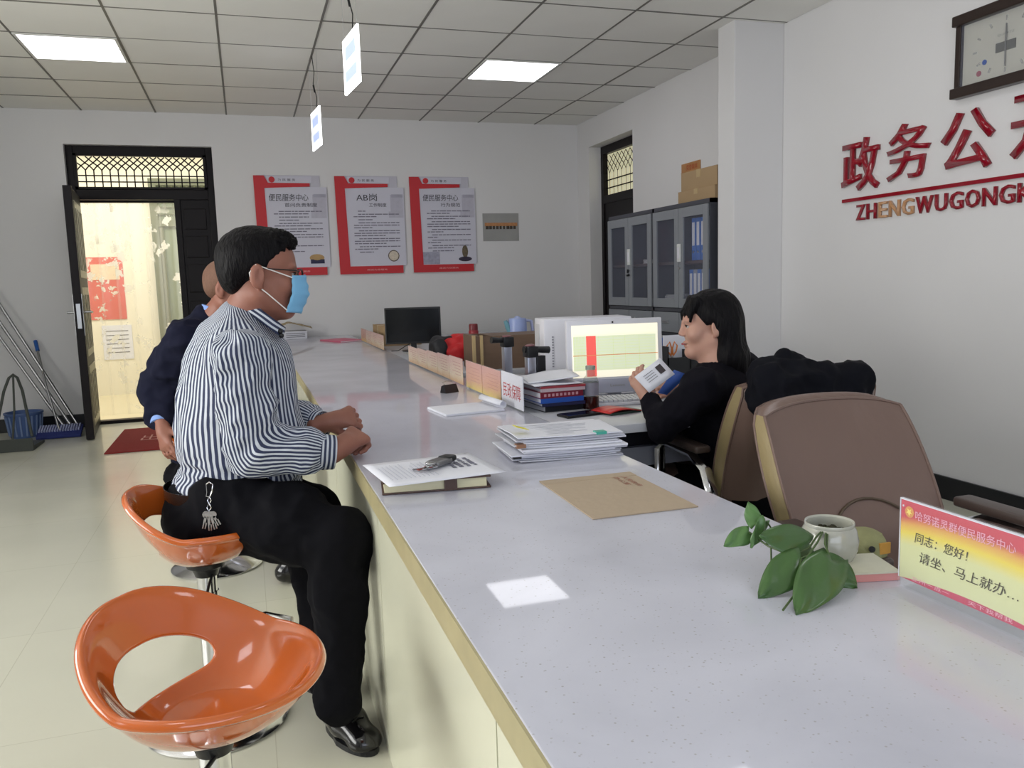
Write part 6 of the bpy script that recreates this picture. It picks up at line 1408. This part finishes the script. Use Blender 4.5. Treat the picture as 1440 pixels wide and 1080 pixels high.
# ------------------------------------------------------------------ orange bar stools
def stool(x, y, zs, rz, label, disc=0.19):
    t = thing('bar_stool', label, 'stool', (x, y, 0), rz, 'orange bar stools')
    q = MB(); NU, NV = 32, 160
    def surf(u, th):
        back = max(0.0, math.cos(th-PI)); side = abs(math.sin(th))      # back is at -x
        Rr = 0.186+0.006*side
        rim = 0.088+0.112*back**1.3+0.012*side
        h = rim*(0.10*u**2+0.90*max(0, (u-0.36)/0.64)**1.5)
        lipu = min(1, max(0, (u-0.93)/0.07)); r = Rr*(u**0.9)*(1.0 + 0.04*math.sin(u*PI)) + 0.006*lipu**2; h -= 0.004*lipu**2
        return Vector((r*math.cos(th)*1.02, r*math.sin(th), h))
    I1 = 20
    def row(i, j, upper):
        th = 2*PI*j/NV; a = (math.degrees(th)-180)/54.0; uc = 0.665+0.03*min(1, a*a); hb = 0.118*(1-abs(a)**2.2)**(1/2.2) if abs(a) < 1 else 0.0
        return surf((uc-hb)*i/I1, th) if not upper else surf((uc+hb)+(1-uc-hb)*(i-I1)/(NU-I1), th)
    cen = q.b.verts.new((0, 0, 0))
    Lo = [None]+[[q.b.verts.new(row(i, j, False)) for j in range(NV)] for i in range(1, I1+1)]
    Up = {i: [q.b.verts.new(row(i, j, True)) for j in range(NV)] for i in range(I1, NU+1)}
    for j in range(NV): q.b.faces.new((cen, Lo[1][j], Lo[1][(j+1) % NV]))
    for i in range(1, I1):
        for j in range(NV): q.b.faces.new((Lo[i][j], Lo[i+1][j], Lo[i+1][(j+1) % NV], Lo[i][(j+1) % NV]))
    for i in range(I1, NU):
        for j in range(NV): q.b.faces.new((Up[i][j], Up[i+1][j], Up[i+1][(j+1) % NV], Up[i][(j+1) % NV]))
    bmesh.ops.remove_doubles(q.b, verts=q.b.verts, dist=1e-4)
    seat = q.build('seat_shell', M_orange, t, loc=(0, 0, zs), mods=[('SMOOTH', {'factor': 0.5, 'iterations': 4}), ('SOLIDIFY', {'thickness': 0.017, 'offset': -1.0}), ('SUBSURF', {'levels': 1, 'render_levels': 1})], ang=180)
    MB().lathe([(0.0, -0.010), (0.05, -0.010), (0.05, -0.022), (0.036, -0.03), (0.03, -0.05)], seg=28).build('mounting_plate', M_blackp, t, loc=(0, 0, zs))
    MB().cyl((0, 0, 0.36), (0, 0, zs-0.03), 0.0265, seg=28).cyl((0, 0, 0.02), (0, 0, 0.38), 0.029, seg=32).build('gas_column', M_alu, t)
    MB().tube([(0.02, -0.02, zs-0.045), (0.02, -0.06, zs-0.06), (0.015, -0.10, zs-0.10), (0.012, -0.12, zs-0.16)], 0.004, seg=8).build('height_lever', M_blackp, t)
    MB().lathe([(0, 0.001), (disc, 0.001), (disc+0.002, 0.006), (disc-0.01, 0.013), (0.09, 0.030), (0.045, 0.05), (0.031, 0.085), (0, 0.085)], seg=56).build('base_disc', M_alu, t)
    MB().tube([(0.03*math.cos(a), 0.03*math.sin(a), 0.26) for a in (-1.3,)]+[(0.12, -0.14, 0.245), (0.20, -0.10, 0.24), (0.225, 0, 0.24), (0.20, 0.10, 0.24), (0.12, 0.14, 0.245), (0.03*math.cos(1.3), 0.03*math.sin(1.3), 0.26)], 0.009, seg=8).build('foot_rest', M_alu, t)
    return t
stool(-0.100, 1.405, 0.475, math.radians(-38), 'empty glossy orange bar stool nearest the camera')
stool(-0.150, 2.33, 0.475, math.radians(-12), 'orange bar stool under the man in the striped shirt')
stool(-0.19, 3.72, 0.43, math.radians(0), 'orange bar stool under the man in the navy suit')

# ------------------------------------------------------------------ leather office chairs
def office_chair(name, x, y, rz, label, w=0.47, lean=0.26, zt=0.88, zb=0.50, side_col=None):
    """faces local +x; the back leans towards local -x"""
    t = thing(name, label, 'chair', (x, y, 0), rz, 'brown leather office chairs')
    zb0 = zb; H = zt-zb0; n1, n2 = 14, 12
    th = 0.105
    def pos(u, v, d):      # u across, v up, d depth 0 front .. 1 rear
        c = (u-0.5)*2; wv = w*(0.94+0.06*math.sin(v*PI)); rnd = 1-0.04*abs(c)**4*(v**6)
        z = zb0+H*v*rnd + 0.009*v*(1-c*c)
        bulge = 0.020*math.sin(v*PI)*(1-c*c)+0.028*math.exp(-((v-0.22)/0.14)**2)*(1-c**4)
        x_ = -0.02-lean*H*v - 0.03*v*v + 0.035*c*c
        tt = th*(0.55+0.45*math.sqrt(max(0, 1-abs(c)**6)))*(0.65+0.35*math.sqrt(max(0, 1-v**8)))
        return Vector((x_+(bulge if d < 0.5 else -0.012*math.sin(v*PI))+(0 if d < 0.5 else -tt), c*wv/2, z))
    q = MB()
    q.grid(lambda u, v: pos(u, v, 0), n1, n2); q.grid(lambda u, v: pos(1-u, v, 1), n1, n2)
    bmesh.ops.remove_doubles(q.b, verts=q.b.verts, dist=1e-5)
    q.build('backrest', M_leather, t, mods=[('SUBSURF', {'levels': 1, 'render_levels': 2})], ang=180)
    q = MB(); q.grid(lambda u, v: pos(0, v, 0).lerp(pos(0, v, 1), u)+Vector((0, -0.006*math.sin(u*PI)*(1-v**6), 0)), 6, n2); q.build('side_band', M_leathere, t); q = MB(); q.grid(lambda u, v: pos(1, v, 1).lerp(pos(1, v, 0), u)+Vector((0, 0.006*math.sin(u*PI)*(1-v**6), 0)), 6, n2)
    q.build('side_band', M_leathere, t)
    q = MB(); q.grid(lambda u, v: pos(v, 1, 0).lerp(pos(v, 1, 1), u)+Vector((0, 0, 0.012*math.sin(u*PI)*(1-abs(2*v-1)**6))), 6, n1); q.build('top_band', M_leather, t)
    q = MB()
    for c in (0.0, 1.0):
        for d in (0, 1): q.tube([pos(c, v/12, d) for v in range(13)], 0.004, seg=6)
    for d in (0, 1): q.tube([pos(u/14, 1, d) for u in range(15)], 0.004, seg=6)
    q.build('piping', M_leather, t)
    # lumbar seam arc on the front
    q = MB(); q.tube([pos(0.5+0.36*math.cos(a), 0.02+0.40*math.sin(a), 0)+Vector((0.004, 0, 0)) for a in [PI*i/20 for i in range(21)]], 0.0035, seg=6); q.build('lumbar_seam', mat('dark_seam_thread', (86, 72, 58), 0.6), t)
    MB().box(-0.06, -w/2+0.02, 0.40, 0.46, w/2-0.02, 0.50, bev=0.035, seg=4).build('seat', M_leather, t)
    for s in (-1, 1):
        yy = s*(w/2+0.035)
        a = MB(); a.tube([(-0.10, yy, 0.38), (-0.08, yy, 0.49), (-0.03, yy, 0.575), (0.05, yy, 0.612), (0.25, yy, 0.617), (0.30, yy, 0.59), (0.30, yy, 0.48), (0.22, yy, 0.38)], [(0.012, 0.022)]*8, seg=10, flat=(0, 0, 1)).build('armrest', M_alu, t)
        MB().box(-0.02, yy-0.028, 0.628, 0.28, yy+0.028, 0.652, bev=0.010, seg=3).build('arm_pad', mat('dark_wood_arm_pad', (70, 58, 54), 0.35), t)
    MB().cyl((0.17, 0, 0.09), (0.17, 0, 0.40), 0.028, seg=20).build('gas_column', M_blackp, t)
    for k in range(5):
        a = 2*PI*k/5+0.3; c, s_ = math.cos(a), math.sin(a)
        lg = MB().tube([(0.17, 0, 0.10), (0.17+0.3*c, 0.3*s_, 0.07)], [0.022, 0.014], seg=10).build('base_leg', M_alu, t)
        MB().cyl((0.17+0.3*c-0.02*s_, 0.3*s_+0.02*c, 0.026), (0.17+0.3*c+0.02*s_, 0.3*s_-0.02*c, 0.026), 0.025, seg=16).build('caster', M_blackp, lg)
    return t
office_chair('office_chair', 1.372, 1.50, math.radians(-90), 'empty brown leather office chair close to the counter, facing the camera', w=0.43, lean=0.42, zt=0.872, zb=0.50)
office_chair('office_chair', 1.66, 2.30, math.radians(88), 'brown leather office chair the woman sits on, a black jacket over its back', w=0.50, lean=0.30, zt=0.872, zb=0.48)
# jacket over the back of the woman's chair
J = Field((1.30, 1.85, 0.50), (2.15, 2.60, 1.05), 0.0075)
J.cone(at(1085, 545, 2.47), at(1196, 540, 2.58), 0.070, 0.062, 0.05); J.cone(at(1090, 580, 2.46), at(1180, 578, 2.57), 0.075, 0.068, 0.05); J.cone(at(1203, 528, 2.58), at(1196, 585, 2.54), 0.040, 0.050, 0.03); J.cone(at(1120, 535, 2.50), at(1204, 531, 2.55), 0.045, 0.040, 0.03); J.cone(at(1120, 535, 2.62), at(1204, 531, 2.64), 0.045, 0.040, 0.03)
J.cone(at(1075, 525, 2.52), at(1125, 522, 2.56), 0.045, 0.045, 0.04); J.cone(at(1106, 500, 2.54), at(1128, 508, 2.56), 0.030, 0.024, 0.015)
J.cone(at(1100, 620, 2.42), at(1180, 620, 2.52), 0.06, 0.06, 0.05)
j = J.mesh('draped_jacket', mat('black_quilted_jacket', (12, 13, 21), 0.8, spec=0.15, var=0.2, bump=0.3, bscale=20), None, smooth=3); wrinkle(j, 0.022, 11, 4); wrinkle(j, 0.008, 24, 2)
tag(j, 'black jacket draped over the back of the brown chair behind the woman', 'jacket')
# bundled red jacket on the far desk
q = at(632, 488, 5.1)
B = Field((q.x-0.3, q.y-0.25, CH), (q.x+0.3, q.y+0.3, 1.05), 0.009)
B.ell((q.x+0.04, q.y, CH+0.06), (0.13, 0.14, 0.085), None, 0.04); B.ell((q.x+0.07, q.y, CH+0.10), (0.08, 0.09, 0.05), None, 0.04)
X, Y, Z = B.ax[0][:, None, None], B.ax[1][None, :, None], B.ax[2][None, None, :]
B.put((slice(None),)*3, ((CH+0.004-Z)+0*X+0*Y).astype(np.float32), 0.004, 'and')
t = thing('bundled_jacket', 'red jacket with black lining bundled on the far desk', 'jacket', (q.x, q.y, CH+0.0006))
rj = B.mesh('red_shell', mat('bright_red_fabric', (190, 30, 36), 0.6, var=0.15, bump=0.4, bscale=20), t, smooth=2); wrinkle(rj, 0.03, 12, 3)
B = Field((q.x-0.3, q.y-0.25, CH), (q.x+0.3, q.y+0.3, 1.05), 0.009)
B.ell((q.x-0.075, q.y-0.02, CH+0.07), (0.06, 0.10, 0.085), None, 0.04); B.cone((q.x-0.06, q.y, CH+0.12), (q.x+0.0, q.y+0.02, CH+0.135), 0.035, 0.03, 0.03)
Z = B.ax[2][None, None, :]; B.put((slice(None),)*3, ((CH+0.004-Z)+0*B.ax[0][:, None, None]+0*B.ax[1][None, :, None]).astype(np.float32), 0.004, 'and')
bj = B.mesh('black_lining', mat('black_lining', (24, 24, 30), 0.6, var=0.2), t, smooth=2); wrinkle(bj, 0.02, 12, 6)
